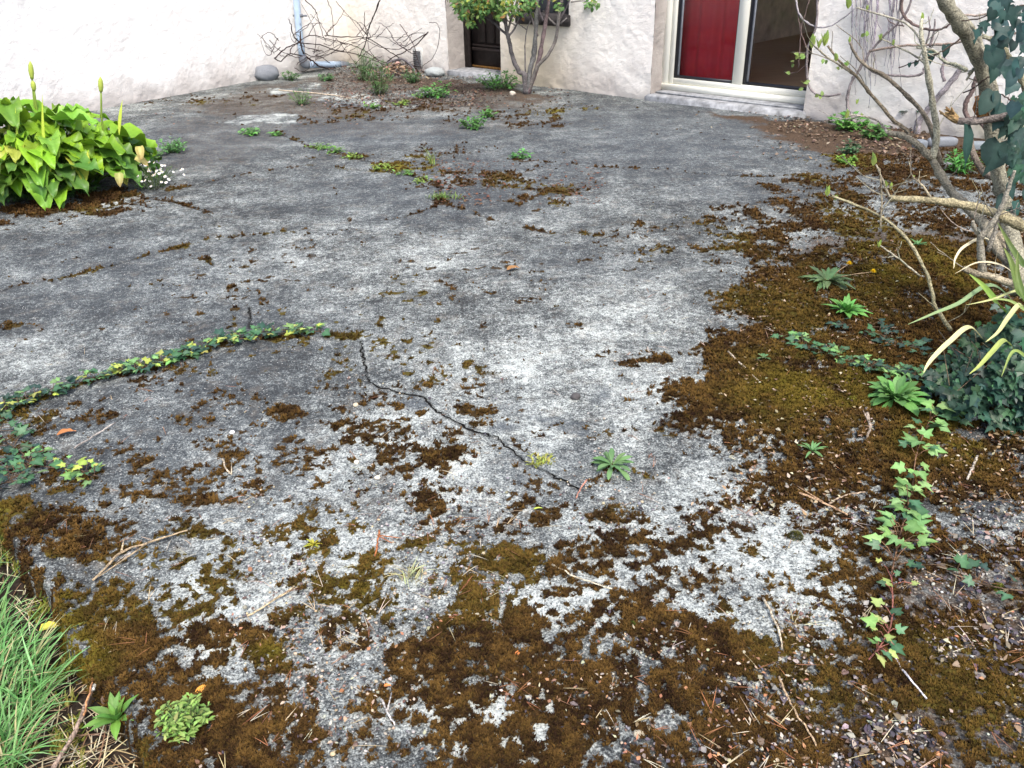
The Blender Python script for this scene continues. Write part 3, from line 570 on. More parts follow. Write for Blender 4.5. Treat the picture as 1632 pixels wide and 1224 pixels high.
def jc(c, v=.2): return np.clip(np.asarray(c)*(1+RNG.normal(0, v)) * (1+RNG.normal(0, v*.35, 3)), .003, .9)
def hdir(a, el): return np.array([math.cos(a)*math.cos(el), math.sin(a)*math.cos(el), math.sin(el)])
def gp(px, py, lift=0.): P = at(px, py); P[2] = gz(P[0], P[1])+lift; return P
# ---- rosettes and weeds
def rosette(name, px, py, rpx, label, cat, n=22, prof=lance, col=(.09, .20, .05), el=(5, 45), wr=.24, layers=1, group=None, bend=.7, base=None, mat_='leaf', tip=None, nw=1):
    P = gp(px, py, .014) if base is None else np.asarray(base); R = 1.08*rpx*mpp(P)
    t = thing(name, tuple(P), label, cat, group); mb = MB(); a0 = RNG.uniform(0, 6)
    for i in range(n):
        a = a0+i*2.399963+RNG.normal(0, .15); k = i/n; e = radians(el[0]+(el[1]-el[0])*k+RNG.normal(0, 6)); L = R*(1-.45*k)*RNG.uniform(.75, 1.15)
        leafgrid(mb, P+np.array([0, 0, .003])+hdir(a, .2)*R*.05, hdir(a, e), (0, 0, 1), L, L*wr*RNG.uniform(.85, 1.2), prof, nl=7 if prof is not serr else 14, nw=nw, bend=bend*RNG.uniform(.5, 1.3), fold=.3, col=jc(col, .16), tip=tip, wave=.06, wf=2)
    mb.build('foliage', M[mat_], t); return t, P, R
def bushy(name, px, py, wpx, hpx, label, cat, n=140, col=(.07, .17, .05), leafpx=7, prof=ovate, group=None, stems=14, wr=.55, base=None, dark=.5, spread=1., tip=None):
    P = gp(px, py) if base is None else np.asarray(base); m_ = mpp(P); Rw = wpx*m_/2; H = hpx*m_*1.08; t = thing(name, tuple(P), label, cat, group)
    sb = MB(); fb = MB()
    for i in range(stems):
        a = RNG.uniform(0, 2*pi); r = Rw*math.sqrt(RNG.uniform(0, 1)); h = H*RNG.uniform(.55, 1.0)*(1-.45*(r/Rw)**2)
        b0 = P+np.array([math.cos(a), math.sin(a), 0])*r*.35; b1 = P+np.array([math.cos(a)*r, math.sin(a)*r, h]); mid = (b0+b1)/2+np.array([0, 0, h*.12])
        b0[2] = P[2]-.005; sb.tube([b0, mid, b1], [max(.0018, .3*m_), .001], 5, jc((.09, .13, .05)), 3)
        for k in range(n//stems):
            s = RNG.uniform(.15, 1.05); p = b0*(1-s)**2+2*mid*s*(1-s)+b1*s*s; q = RNG.uniform(0, 2*pi); L = leafpx*m_*RNG.uniform(.6, 1.3)
            leafgrid(fb, p, hdir(q, RNG.uniform(-.2, .8)), (0, 0, 1), L, L*wr, prof, nl=3, bend=.7, fold=.25, col=jc(col, .22), tip=tip)
    sb.build('stem', M['bark'], t); fb.build('foliage', M['leaf'], t); return t, P
def tuft(mb, P, n, L, w, col, lean=(0, 0), sp=.6, nl=5):
    for i in range(n):
        a = RNG.uniform(0, 2*pi); d = np.array([math.cos(a)*sp*RNG.uniform(.1, 1)+lean[0], math.sin(a)*sp*RNG.uniform(.1, 1)+lean[1], 1.]); l = L*RNG.uniform(.5, 1.2)
        side = nz([d[0], d[1], .01]); leafgrid(mb, P+RNG.normal(0, .012, 3)*[1, 1, 0], d, -side+np.array([0, 0, .6]), l, w*RNG.uniform(.6, 1.3), strap, nl=nl, nw=1, bend=RNG.uniform(.3, 1.5), fold=.35, col=jc(col, .22), twist=RNG.normal(0, .5))
# ---- ivy runner lying on the ground
def runner(name, pts, label, leafpx, n, cols, spread=.03, lift=.012, group=None, z=None, stemcol=(.12, .08, .05), up=.0):
    P = [gp(*p, lift=lift) if len(p) == 2 else np.array(p) for p in pts]; base = P[0].copy(); t = thing(name, tuple(base), label, 'ivy', group); sb = MB(); fb = MB()
    Q, R = spline(np.array(P), np.full(len(P), .0022), 8); sb.tube(Q, .002, 5, stemcol, 1)
    for i in range(n):
        k = RNG.uniform(0, len(Q)-1.01); p = Q[int(k)]*(1-k % 1)+Q[int(k)+1]*(k % 1); T = nz(Q[int(k)+1]-Q[int(k)]); sd_ = np.array([-T[1], T[0], 0])*RNG.choice([-1, 1])
        d = nz(sd_*RNG.uniform(.3, 1)+T*RNG.normal(0, .6)); b = p+d*spread*RNG.uniform(.1, 1.2)+np.array([0, 0, RNG.uniform(.004, .03)+up*RNG.uniform(0, 1)]); m_ = mpp(b)
        L = leafpx*m_*RNG.uniform(.55, 1.25); sb.tube([p, (p+b)/2+[0, 0, .008], b], .0011, 4, stemcol, 1)
        c = cols[RNG.integers(len(cols))]; polyleaf(fb, b, d+np.array([0, 0, RNG.uniform(-.2, .35)]), np.array([RNG.normal(0, .35), RNG.normal(-.15, .35), 1]), L, IVY, jc(c, .16), vein=.03)
    sb.build('stem', M['bark'], t); fb.build('foliage', M['glossy_leaf'], t); return t
DKI, MDI, LTI, YLI = (.018, .055, .035), (.045, .12, .05), (.16, .30, .09), (.34, .40, .07)
#PART3
# ------------------------------------------------------------------ plants
# arum lily clump
cb = gp(75, 300); tl = thing('arum_lily', tuple(cb), 'big clump of broad wavy yellow-green lily leaves with furled buds by the left wall', 'plant')
fb = MB(); sb = MB(); m_ = mpp(cb)
def arum(s):
    s = np.asarray(s); return np.where(s < .22, .55+.45*np.sin(s/.22*pi/2), np.clip(1-((s-.22)/.78)**1.6, .02, 1))
for i in range(215):
    a = RNG.uniform(0, 2*pi); r = math.sqrt(RNG.uniform(0, 1)); out = np.array([math.cos(a), math.sin(a)*.9, 0]); b0 = cb+out*r*.26+np.array([RNG.normal(0, .05), 0, -.01]); h = (.23+.23*(1-r**2)+RNG.normal(0, .06)); 
    if i > 150: h *= .55; r = 1.0
    tipd = cb+out*r*.53+np.array([0, 0, h]); mid = (b0+tipd)/2+np.array([0, 0, h*.22]); 
    sb.tube([b0, mid, tipd], [.009, .006], 6, jc((.12, .24, .03)), 3)
    L = RNG.uniform(.17, .33); k = RNG.uniform(); col = jc((.155, .30, .02), .15) if k < .62 else jc((.11, .25, .028), .15) if k < .96 else jc((.32, .36, .05), .1)
    if i > 150: col = jc((.07, .17, .03), .2) if k < .96 else jc((.36, .36, .07), .1)
    d = nz(out*(.4+r*.6)+np.array([RNG.normal(0, .25), RNG.normal(0, .25), RNG.uniform(-.1, .55)-.45*r])); leafgrid(fb, tipd, d, np.array([0, 0, 1.])+out*.2, L, L*RNG.uniform(.5, .68), arum, nl=15, nw=3, bend=RNG.uniform(.2, 1.3), fold=RNG.uniform(.25, .75), wave=.2, wf=RNG.uniform(1.6, 3.0), col=col, edgecol=np.asarray(col)*1.25+[.05, .04, 0])
fb.build('foliage', M['glossy_leaf'], tl); sb.build('stem', M['leaf'], tl)
for (bx, by, sx, sy) in ((48, 97, 58, 190), (160, 122, 163, 200), (52, 128, 60, 180)):
    B = atY(bx, by, cb[1]+.05); S = atY(sx, sy, cb[1]+.05); k_ = MB(); top = B-(S-B)*0; low = B+(S-B)*(.3); k_.tube([low, low*.6+B*.4, low*.25+B*.75, B], [.011, .017, .014, .001], 9, (.50, .58, .12), 3); fl = k_.build('flower_bud', M['flower'], tl)
    k_ = MB(); k_.tube([S-[0, 0, .2], S, low], [.008, .006], 6, (.25, .36, .06), 3); k_.build('flower_stem', M['leaf'], fl)
for (sx, sy, tx, ty) in ((40, 300, 18, 170), (75, 270, 62, 150), (190, 215, 193, 158)):
    k_ = MB(); A = atY(sx, sy, cb[1]-.35); B = atY(tx, ty, cb[1]-.3); leafgrid(k_, A, B-A, (0, -1, .3), np.linalg.norm(B-A), .022, lance, nl=6, bend=.2, fold=.6, col=(.40, .50, .05)); k_.build('furled_leaf', M['leaf'], tl)
# erigeron daisies
t, P = bushy('daisy_plant', 246, 300, 95, 40, 'low mound of small white daisies at the right foot of the lily clump', 'flowers', n=520, col=(.075, .13, .05), leafpx=5, stems=60, wr=.3, prof=lance)
for i in range(46):
    a = RNG.uniform(0, 2*pi); r = RNG.uniform(.03, .22); c = P+np.array([math.cos(a)*r*1.05, math.sin(a)*r, .06+RNG.uniform(0, .15)*(1-r*2.5)]); k_ = MB(); nn = 12; rr = RNG.uniform(.009, .014); dirn = nz([RNG.normal(0, .4), -.5, .8]); A = nz(np.cross(dirn, [1, 0, .2])); B = np.cross(dirn, A)
    vs_ = [c+dirn*.002]+[c+(A*math.cos(q*2*pi/nn)+B*math.sin(q*2*pi/nn))*rr*(1 if q % 2 else .75) for q in range(nn)]; k_.add(vs_, tris=[(0, 1+q, 1+(q+1) % nn) for q in range(nn)], col=(.80, .78, .80))
    vs_ = [c+dirn*.006]+[c+dirn*.003+(A*math.cos(q*pi/3)+B*math.sin(q*pi/3))*rr*.35 for q in range(6)]; k_.add(vs_, tris=[(0, 1+q, 1+(q+1) % 6) for q in range(6)], col=(.65, .50, .05)); k_.build('flower', M['flower'], t)
for i, (bx, by) in enumerate(((190, 285), (222, 243), (215, 262))):
    k_ = MB(); B = atY(bx, by-10, cb[1]-.35); leafgrid(k_, B, (.5+RNG.normal(0, .4), -.4, -.3), (.3, -.6, .8), .10, .055, ovate, nl=9, nw=2, bend=1.1, fold=.6, wave=.16, col=(.46, .42, .13) if i else (.36, .38, .12), tip=(.40, .28, .12)); o = k_.build('withered_leaf', M['leaf'], tl)
bushy('ground_weed', 30, 318, 110, 40, 'dark green clover-like weeds in front of the lily stems', 'weed', n=420, col=(.05, .15, .04), leafpx=9, stems=40)
bushy('ground_weed', 120, 312, 90, 26, 'low leafy weeds under the middle of the lily clump', 'weed', n=260, col=(.06, .17, .04), leafpx=8, stems=30)
# individual weeds on the patio
t, P, R = rosette('dandelion', 1318, 452, 50, 'grey-green dandelion rosette with two yellow flowers on the moss', 'weed', 38, serr, (.12, .20, .075), (2, 40), .26)
for (fx, fy) in ((1352, 428), (1390, 441)):
    e = gp(fx, fy, .03); k_ = MB(); k_.tube([P+[.01, 0, .01], (P+e)/2+[0, 0, .01], e], .0025, 5, (.40, .28, .16), 4); s_ = k_.build('flower_stem', M['bark'], t); k_ = MB()
    for j in range(3):
        for q in range(9): leafgrid(k_, e, hdir(q*.7+j, .2+.5*j), (0, 0, 1), .017, .007, strap, nl=2, bend=.2, col=(.85, .58, .01))
    k_.build('flower', M['flower'], s_)
rosette('weed_rosette', 1347, 503, 36, 'bright green upright leafy weed just below the dandelion', 'weed', 34, lance, (.13, .33, .07), (12, 75), .30)
rosette('weed_rosette', 1424, 642, 50, 'broad clump of fresh green weed leaves at the foot of the ivy mound', 'weed', 54, spat, (.12, .27, .07), (8, 70), .32)
rosette('weed_rosette', 1293, 724, 27, 'small star of narrow green leaves alone on the brown moss', 'weed', 16, lance, (.13, .26, .09), (8, 70), .2)
rosette('weed_rosette', 975, 747, 38, 'flat toothed green rosette at the lower end of the long crack', 'weed', 24, spat, (.12, .23, .08), (3, 40), .26)
P8 = at(195, 1172, -.075); t, P, R = rosette('seedling', 0, 0, 52, 'broad-leaved green seedling in the bare soil beside the slab edge', 'seedling', 15, lance, (.15, .33, .06), (28, 80), .3, base=P8+[0, 0, .05], nw=2)
bushy('cushion_weed', 297, 1165, 84, 60, 'pale yellow-green cushion weed overhanging the slab edge at the bottom', 'weed', n=520, col=(.22, .34, .08), leafpx=13, stems=60, wr=.42, prof=spat)
t, P = bushy('weed_tuft', 604, 152, 52, 62, 'tall feathery green weed, the front one of the pair below the vine', 'weed', n=520, col=(.085, .19, .055), leafpx=8, stems=34, wr=.2, prof=lance)
bushy('weed_tuft', 580, 128, 44, 52, 'feathery green weed standing behind, nearer the drainpipe end', 'weed', n=360, col=(.075, .17, .05), leafpx=7, stems=30, wr=.2, prof=lance)
bushy('weed_tuft', 656, 132, 50, 20, 'low dark green weed between the feathery weeds and the pale stone', 'weed', n=180, col=(.06, .15, .045), leafpx=7, stems=22, wr=.3)
bushy('weed_tuft', 694, 156, 62, 24, 'sprawling green weed in front of the dark door', 'weed', n=220, col=(.09, .26, .055), leafpx=8, stems=26)
bushy('leafy_weed', 796, 142, 80, 30, 'dense bright green weed under the rose bush beside the door step', 'weed', n=520, col=(.10, .28, .06), leafpx=6, stems=44)
bushy('weed_tuft', 752, 205, 46, 22, 'green weed tuft in the middle of the far patio', 'weed', n=160, col=(.10, .25, .06), leafpx=8, stems=20)
bushy('weed_tuft', 776, 186, 34, 14, 'small weed just behind the tuft in the middle of the far patio', 'weed', n=90, col=(.09, .24, .05), leafpx=7, stems=14)
bushy('weed_tuft', 828, 252, 34, 12, 'small lone green weed on the bluish slab', 'weed', n=80, col=(.09, .26, .06), leafpx=8, stems=12)
bushy('weed_tuft', 480, 168, 44, 24, 'spiky green weed on the brown ground right of the grey boulder', 'weed', n=160, col=(.09, .2, .05), leafpx=8, stems=22, wr=.22, prof=lance)
bushy('weed_tuft', 398, 214, 40, 12, 'bright green weed by the upper left slab joint', 'weed', n=110, col=(.11, .30, .06), leafpx=7, stems=14)
bushy('weed_tuft', 440, 216, 24, 8, 'tiny weed where the grassy joint begins', 'weed', n=60, col=(.11, .28, .06), leafpx=6, stems=10)
bushy('weed_tuft', 458, 128, 44, 14, 'low weed against the wall just right of the grey boulder', 'weed', n=120, col=(.07, .16, .05), leafpx=6, stems=18)
bushy('weed_tuft', 520, 128, 40, 12, 'low weed under the horizontal white pipe', 'weed', n=110, col=(.06, .15, .045), leafpx=6, stems=16)
t, P = bushy('clover', 276, 242, 62, 22, 'spreading clover with tiny yellow flowers right of the lily clump', 'weed', n=300, col=(.10, .25, .07), leafpx=6, stems=32)
bushy('clover', 245, 250, 40, 10, 'thin patch of clover between the lily leaves and the daisies', 'weed', n=120, col=(.12, .26, .07), leafpx=6, stems=16)
bushy('weed_tuft', 510, 236, 50, 7, 'strip of small green weed in the slab joint, upper end', 'weed', n=90, col=(.14, .28, .05), leafpx=6, stems=18)
bushy('weed_tuft', 612, 268, 54, 10, 'yellowish weed where two slab joints cross', 'weed', n=110, col=(.22, .32, .05), leafpx=6, stems=18)
P = gp(706, 316); t = thing('grass_tuft', tuple(P), 'mossy grass tuft growing from a joint in the mid patio', 'grass tuft'); k_ = MB(); 
for i in range(26): tuft(k_, P+np.array([RNG.normal(0, .05), RNG.normal(0, .02), 0]), 4, .06, .005, (.16, .26, .06), sp=.9, nl=3)
k_.build('foliage', M['grass'], t)
P = gp(688, 262); t = thing('grass_tuft', tuple(P), 'slim grass tuft in the brown mossy strip of the mid patio', 'grass tuft'); k_ = MB(); tuft(k_, P, 22, .13, .006, (.22, .30, .08), sp=.35); k_.build('foliage', M['grass'], t)
for i, (px, py, lb) in enumerate(((535, 243, 'second tiny green weed down the grassy joint from the left'), (562, 252, 'third small weed down the grassy joint, just above the crossing'), (645, 278, 'yellow-green weed just right of the joint crossing'), (672, 290, 'small weed at the lower end of the grassy joint'), (590, 172, 'short weed by the pale slabs in the far corner'), (640, 168, 'bright weed along the edge of the pale slabs'), (670, 156, 'bright weed between the pale slabs and the sprawling weed'))):
    bushy('joint_weed', px, py, 38, 8, lb, 'weed', n=80, col=[(.12, .26, .05), (.2, .3, .05)][i % 2], leafpx=6, stems=14)
bushy('bramble', 1352, 205, 70, 30, 'low bramble with bright green leaves at the wall right of the threshold', 'bramble', n=150, col=(.10, .26, .05), leafpx=11, stems=16, wr=.7)
bushy('bramble', 1395, 222, 60, 22, 'straggly bramble stem with round green leaves under the vines', 'bramble', n=90, col=(.09, .22, .05), leafpx=12, stems=12, wr=.7)
bushy('wall_ivy', 1443, 202, 66, 60, 'young ivy with round dark leaves at the foot of the white wall', 'ivy', n=90, col=(.03, .07, .04), leafpx=13, stems=10, wr=.8)
bushy('leafy_weed', 1528, 276, 64, 34, 'spiky bright green weed behind the shrub stems', 'weed', n=220, col=(.08, .26, .05), leafpx=16, stems=22, wr=.2, prof=lance)
bushy('leafy_weed', 1352, 262, 46, 14, 'low rounded yellow-green weed on the moss near the wall', 'weed', n=140, col=(.14, .28, .04), leafpx=8, stems=16)
bushy('leafy_weed', 1354, 246, 44, 22, 'dull grey-green weed just below the bramble', 'weed', n=130, col=(.06, .13, .06), leafpx=9, stems=14)
rosette('weed_rosette', 1462, 394, 18, 'small green rosette on dark moss behind the thin leaning shoot', 'weed', 12, lance, (.09, .22, .07), (10, 60), .26)
rosette('weed_rosette', 1400, 472, 12, 'tiny seedling right of the dandelion flowers', 'weed', 9, spat, (.12, .3, .08), (10, 60), .4, base=gp(1392, 422))
rosette('weed_rosette', 1216, 575, 12, 'tiny green seedling near the tip of the upper ivy runner', 'weed', 8, spat, (.1, .2, .08), (10, 60), .4)
rosette('weed_rosette', 545, 872, 16, 'yellow tuft of moss sprouts on the pale left concrete', 'moss sprout', 14, lance, (.36, .34, .03), (10, 70), .25, base=gp(500, 868))
P = gp(655, 920); t = thing('grass_tuft', tuple(P), 'straw-coloured dead grass tuft on the pale concrete in the foreground', 'grass tuft'); k_ = MB(); tuft(k_, P, 34, .07, .0035, (.42, .40, .22), sp=1.2, nl=4); k_.build('foliage', M['grass'], t)
P = gp(880, 735); t = thing('succulent_weed', tuple(P), 'yellow-green stonecrop squeezed into the long crack', 'weed'); k_ = MB()
for i in range(90):
    p = gp(860+RNG.uniform(-16, 22), 735+RNG.normal(0, 5)); leafgrid(k_, p, hdir(RNG.uniform(0, 6), RNG.uniform(.2, 1.4)), (0, 0, 1), .02, .007, spat, nl=2, col=jc((.28, .30, .06)))
k_.build('foliage', M['leaf'], t)
# ---- ivy runners
runner('ivy_runner', [p for p in IVYJ if p[0] <= 300], 'dark ivy runner with yellow tips along the slab joint, left half', 15, 200, [DKI, MDI, MDI, LTI, DKI, YLI], .04)
runner('ivy_runner', [(285, 575), (320, 562), (350, 548), (400, 540), (450, 533), (512, 531)], 'ivy runner with bright yellow leaves along the slab joint, right end', 14, 130, [MDI, LTI, YLI, DKI, MDI], .035)
runner('ivy_runner', [(-30, 690), (20, 715), (50, 745), (20, 770), (-20, 790)], 'ivy patch at the left picture edge below the slab joint', 16, 90, [MDI, DKI, LTI, MDI], .08)
runner('ivy_runner', [(40, 745), (90, 752), (130, 757), (158, 765)], 'short sparse ivy shoot pointing right from the left ivy patch', 15, 30, [LTI, MDI, YLI], .04)
runner('ivy_runner', [(1500, 612), (1440, 603), (1380, 592), (1310, 568), (1245, 540)], 'ivy runner creeping left from the ivy mound over brown moss', 13, 150, [DKI, MDI, LTI, MDI, LTI], .045)
runner('ivy_runner', [(1500, 590), (1440, 560), (1390, 535), (1330, 520)], 'sparse blue-green ivy runner above the leafy one', 13, 50, [DKI, DKI, MDI], .07)
runner('ivy_runner', [(1492, 660), (1474, 690), (1458, 735), (1452, 785), (1440, 830), (1428, 880), (1418, 925)], 'pale green ivy shoot trailing down towards the viewer on the right', 24, 62, [LTI, LTI, (.22, .36, .12), MDI], .042, lift=.02, up=.03, stemcol=(.25, .14, .08))
runner('ivy_runner', [(1418, 925), (1420, 970), (1416, 1010), (1400, 1040), (1382, 1062)], 'reddish thin end of the trailing ivy shoot with few small leaves', 20, 20, [LTI, MDI, (.28, .34, .10)], .045, lift=.02, stemcol=(.30, .12, .09))
runner('ivy_runner', [(1490, 905), (1540, 930), (1590, 945), (1640, 950)], 'sparse dark ivy sprig on the litter at the right edge', 22, 9, [MDI, DKI], .05)
# ---- ivy mound and its leaves
mb_ = gp(1560, 610); t = thing('ivy_mound', tuple(mb_), 'dense dark blue-green ivy mound in the right corner under the shrub', 'ivy'); fb = MB()
core = MB(); cen = at(1590, 560); cnt = 0
INM = [(1462, 605), (1495, 560), (1530, 525), (1580, 490), (1640, 460), (1760, 440), (1800, 640), (1640, 690), (1560, 665), (1490, 640)]
while cnt < 1200:
    px, py = RNG.uniform(1400, 1790), RNG.uniform(440, 690); ins = False
    for (ax, ay), (bx, by) in zip(INM, INM[1:]+INM[:1]):
        if (ay > py) != (by > py) and px < (bx-ax)*(py-ay)/(by-ay)+ax: ins = not ins
    if not ins: continue
    g0 = at(px, min(py+70*(px-1400)/200, 690)); k = min(1, max(0, (px-1450)/150)); h = RNG.uniform(0, 1)**.6*.24*k+.02; p = g0.copy(); p[2] = h+gz(p[0], p[1])
    c = [(.014, .045, .03), (.02, .06, .036), (.028, .075, .042), (.04, .10, .045)][RNG.integers(4)]; polyleaf(fb, p, (RNG.normal(0, .6), -.6+RNG.normal(0, .4), -.45), (RNG.normal(0, .35), -.55, .8), RNG.uniform(.022, .056), IVY, jc(c, .28), vein=.02); cnt += 1
fb.build('foliage', M['glossy_leaf'], t)
sb = MB()
for i in range(24):
    a = at(RNG.uniform(1500, 1700), RNG.uniform(600, 665)); sb.tube([a, a+[RNG.normal(0, .04), RNG.normal(0, .05), .08], a+[RNG.normal(0, .06), RNG.normal(.05, .05), .17]], [.003, .0015], 5, jc((.13, .10, .07)), 3)
sb.build('stem', M['bark'], t)
# ---- strap-leaved plant
ST = [([(1545, 522, 3.0), (1513, 545, 2.85), (1490, 567, 2.75), (1478, 582, 2.7), (1472, 594, 2.68)], .026, (.66, .64, .34), 'long cream dead blade'), ([(1626, 486, 3.0), (1607, 506, 2.9), (1590, 530, 2.8), (1571, 545, 2.75)], .024, (.52, .54, .26), ''), ([(1580, 455, 3.3), (1527, 484, 3.2), (1490, 499, 3.15), (1447, 517, 3.1)], .024, (.20, .32, .16), ''), ([(1640, 462, 3.2), (1579, 478, 3.1), (1540, 486, 3.1)], .014, (.45, .48, .22), ''), ([(1601, 543, 2.9), (1580, 562, 2.8), (1561, 583, 2.75), (1545, 596, 2.7)], .026, (.34, .42, .12), ''),
      ([(1588, 482, 3.15), (1567, 456, 3.2), (1545, 437, 3.25)], .035, (.16, .30, .05), ''), ([(1632, 425, 3.3), (1611, 393, 3.35), (1590, 355, 3.4)], .035, (.045, .11, .03), ''), ([(1570, 380, 3.6), (1537, 393, 3.5), (1523, 411, 3.45), (1520, 428, 3.4)], .018, (.72, .66, .46), ''), ([(1625, 470, 3.1), (1612, 420, 3.2), (1600, 395, 3.25)], .034, (.07, .14, .03), ''), ([(1635, 480, 3.05), (1622, 440, 3.1), (1622, 400, 3.15)], .03, (.06, .13, .03), ''), ([(1640, 500, 3.0), (1610, 480, 3.0), (1575, 476, 3.0)], .018, (.20, .30, .10), ''), ([(1600, 425, 3.4), (1560, 418, 3.35), (1522, 436, 3.3)], .012, (.62, .56, .40), ''), ([(1640, 575, 2.8), (1615, 560, 2.75), (1596, 600, 2.7)], .02, (.2, .3, .08), '')]
pb = at(1610, 540); t = thing('iris_plant', tuple(pb), 'strap-leaved iris with cream dead blades arching out of the ivy', 'plant'); 
for pts, wd, col, nm in ST:
    k_ = MB(); pts = [(pts[0][0]+(pts[0][0]-pts[1][0])*.8, pts[0][1]+abs(pts[0][0]-pts[1][0])*.5+8, pts[0][2]*1.1)]+list(pts); P = np.array([atY(p[0], p[1], p[2]*.86) for p in pts]); wd = wd*.68; Q, _ = spline(P, np.ones(len(P)), 6); T = np.gradient(Q, axis=0); n = len(Q); s = np.linspace(0, 1, n); hw = wd/2*strap(s*.97)
    V = []; view = nz(EYE-Q.mean(0))
    for i in range(n):
        B = nz(np.cross(T[i], view+np.array([.1, 0, .5]))); Nn = nz(np.cross(B, T[i])); V += [Q[i]-B*hw[i]+Nn*hw[i]*.5, Q[i]-B*hw[i]*.15, Q[i]+B*hw[i]*.15, Q[i]+B*hw[i]+Nn*hw[i]*.5]
    q = [(i*4+j, i*4+j+1, i*4+j+5, i*4+j+4) for i in range(n-1) for j in range(3)]; cc = np.repeat(np.asarray(col)[None]*(1-.0*s[:, None])+s[:, None]*np.array([.10, .08, .02]), 4, 0); k_.add(V, quads=q, col=np.clip(cc, 0, .85)); k_.build('blade', M['leaf'], t)
# ---- shrub on the right: stems traced one by one
shb = at(1640, 500); t_sh = thing('shrub', tuple(shb), 'bare budding shrub with thick pale stems on the right side', 'shrub')
GR, BR, DK = (.25, .225, .17), (.18, .15, .105), (.12, .10, .08)
def branch(pts, w0, w1, col, jit=.0007, parent=None, name='stem', seg=9):
    P = [atY(*p) for p in pts]; r0 = w0*mpp(P[0])/2; r1 = w1*mpp(P[-1])/2; k_ = MB(); Q = k_.tube(P, np.linspace(r0, r1, len(P)), seg, col, 5, jit); return k_.build(name, M['bark'], parent or t_sh), Q
trunk, _ = branch([(1625, 470, 3.05), (1618, 400, 3.15), (1603, 330, 3.3), (1592, 280, 3.35), (1583, 225, 3.4), (1577, 170, 3.4), (1565, 115, 3.35), (1545, 65, 3.3), (1520, 25, 3.25), (1490, -25, 3.2)], 26, 19, (.27, .255, .19), .001, name='trunk', seg=12)
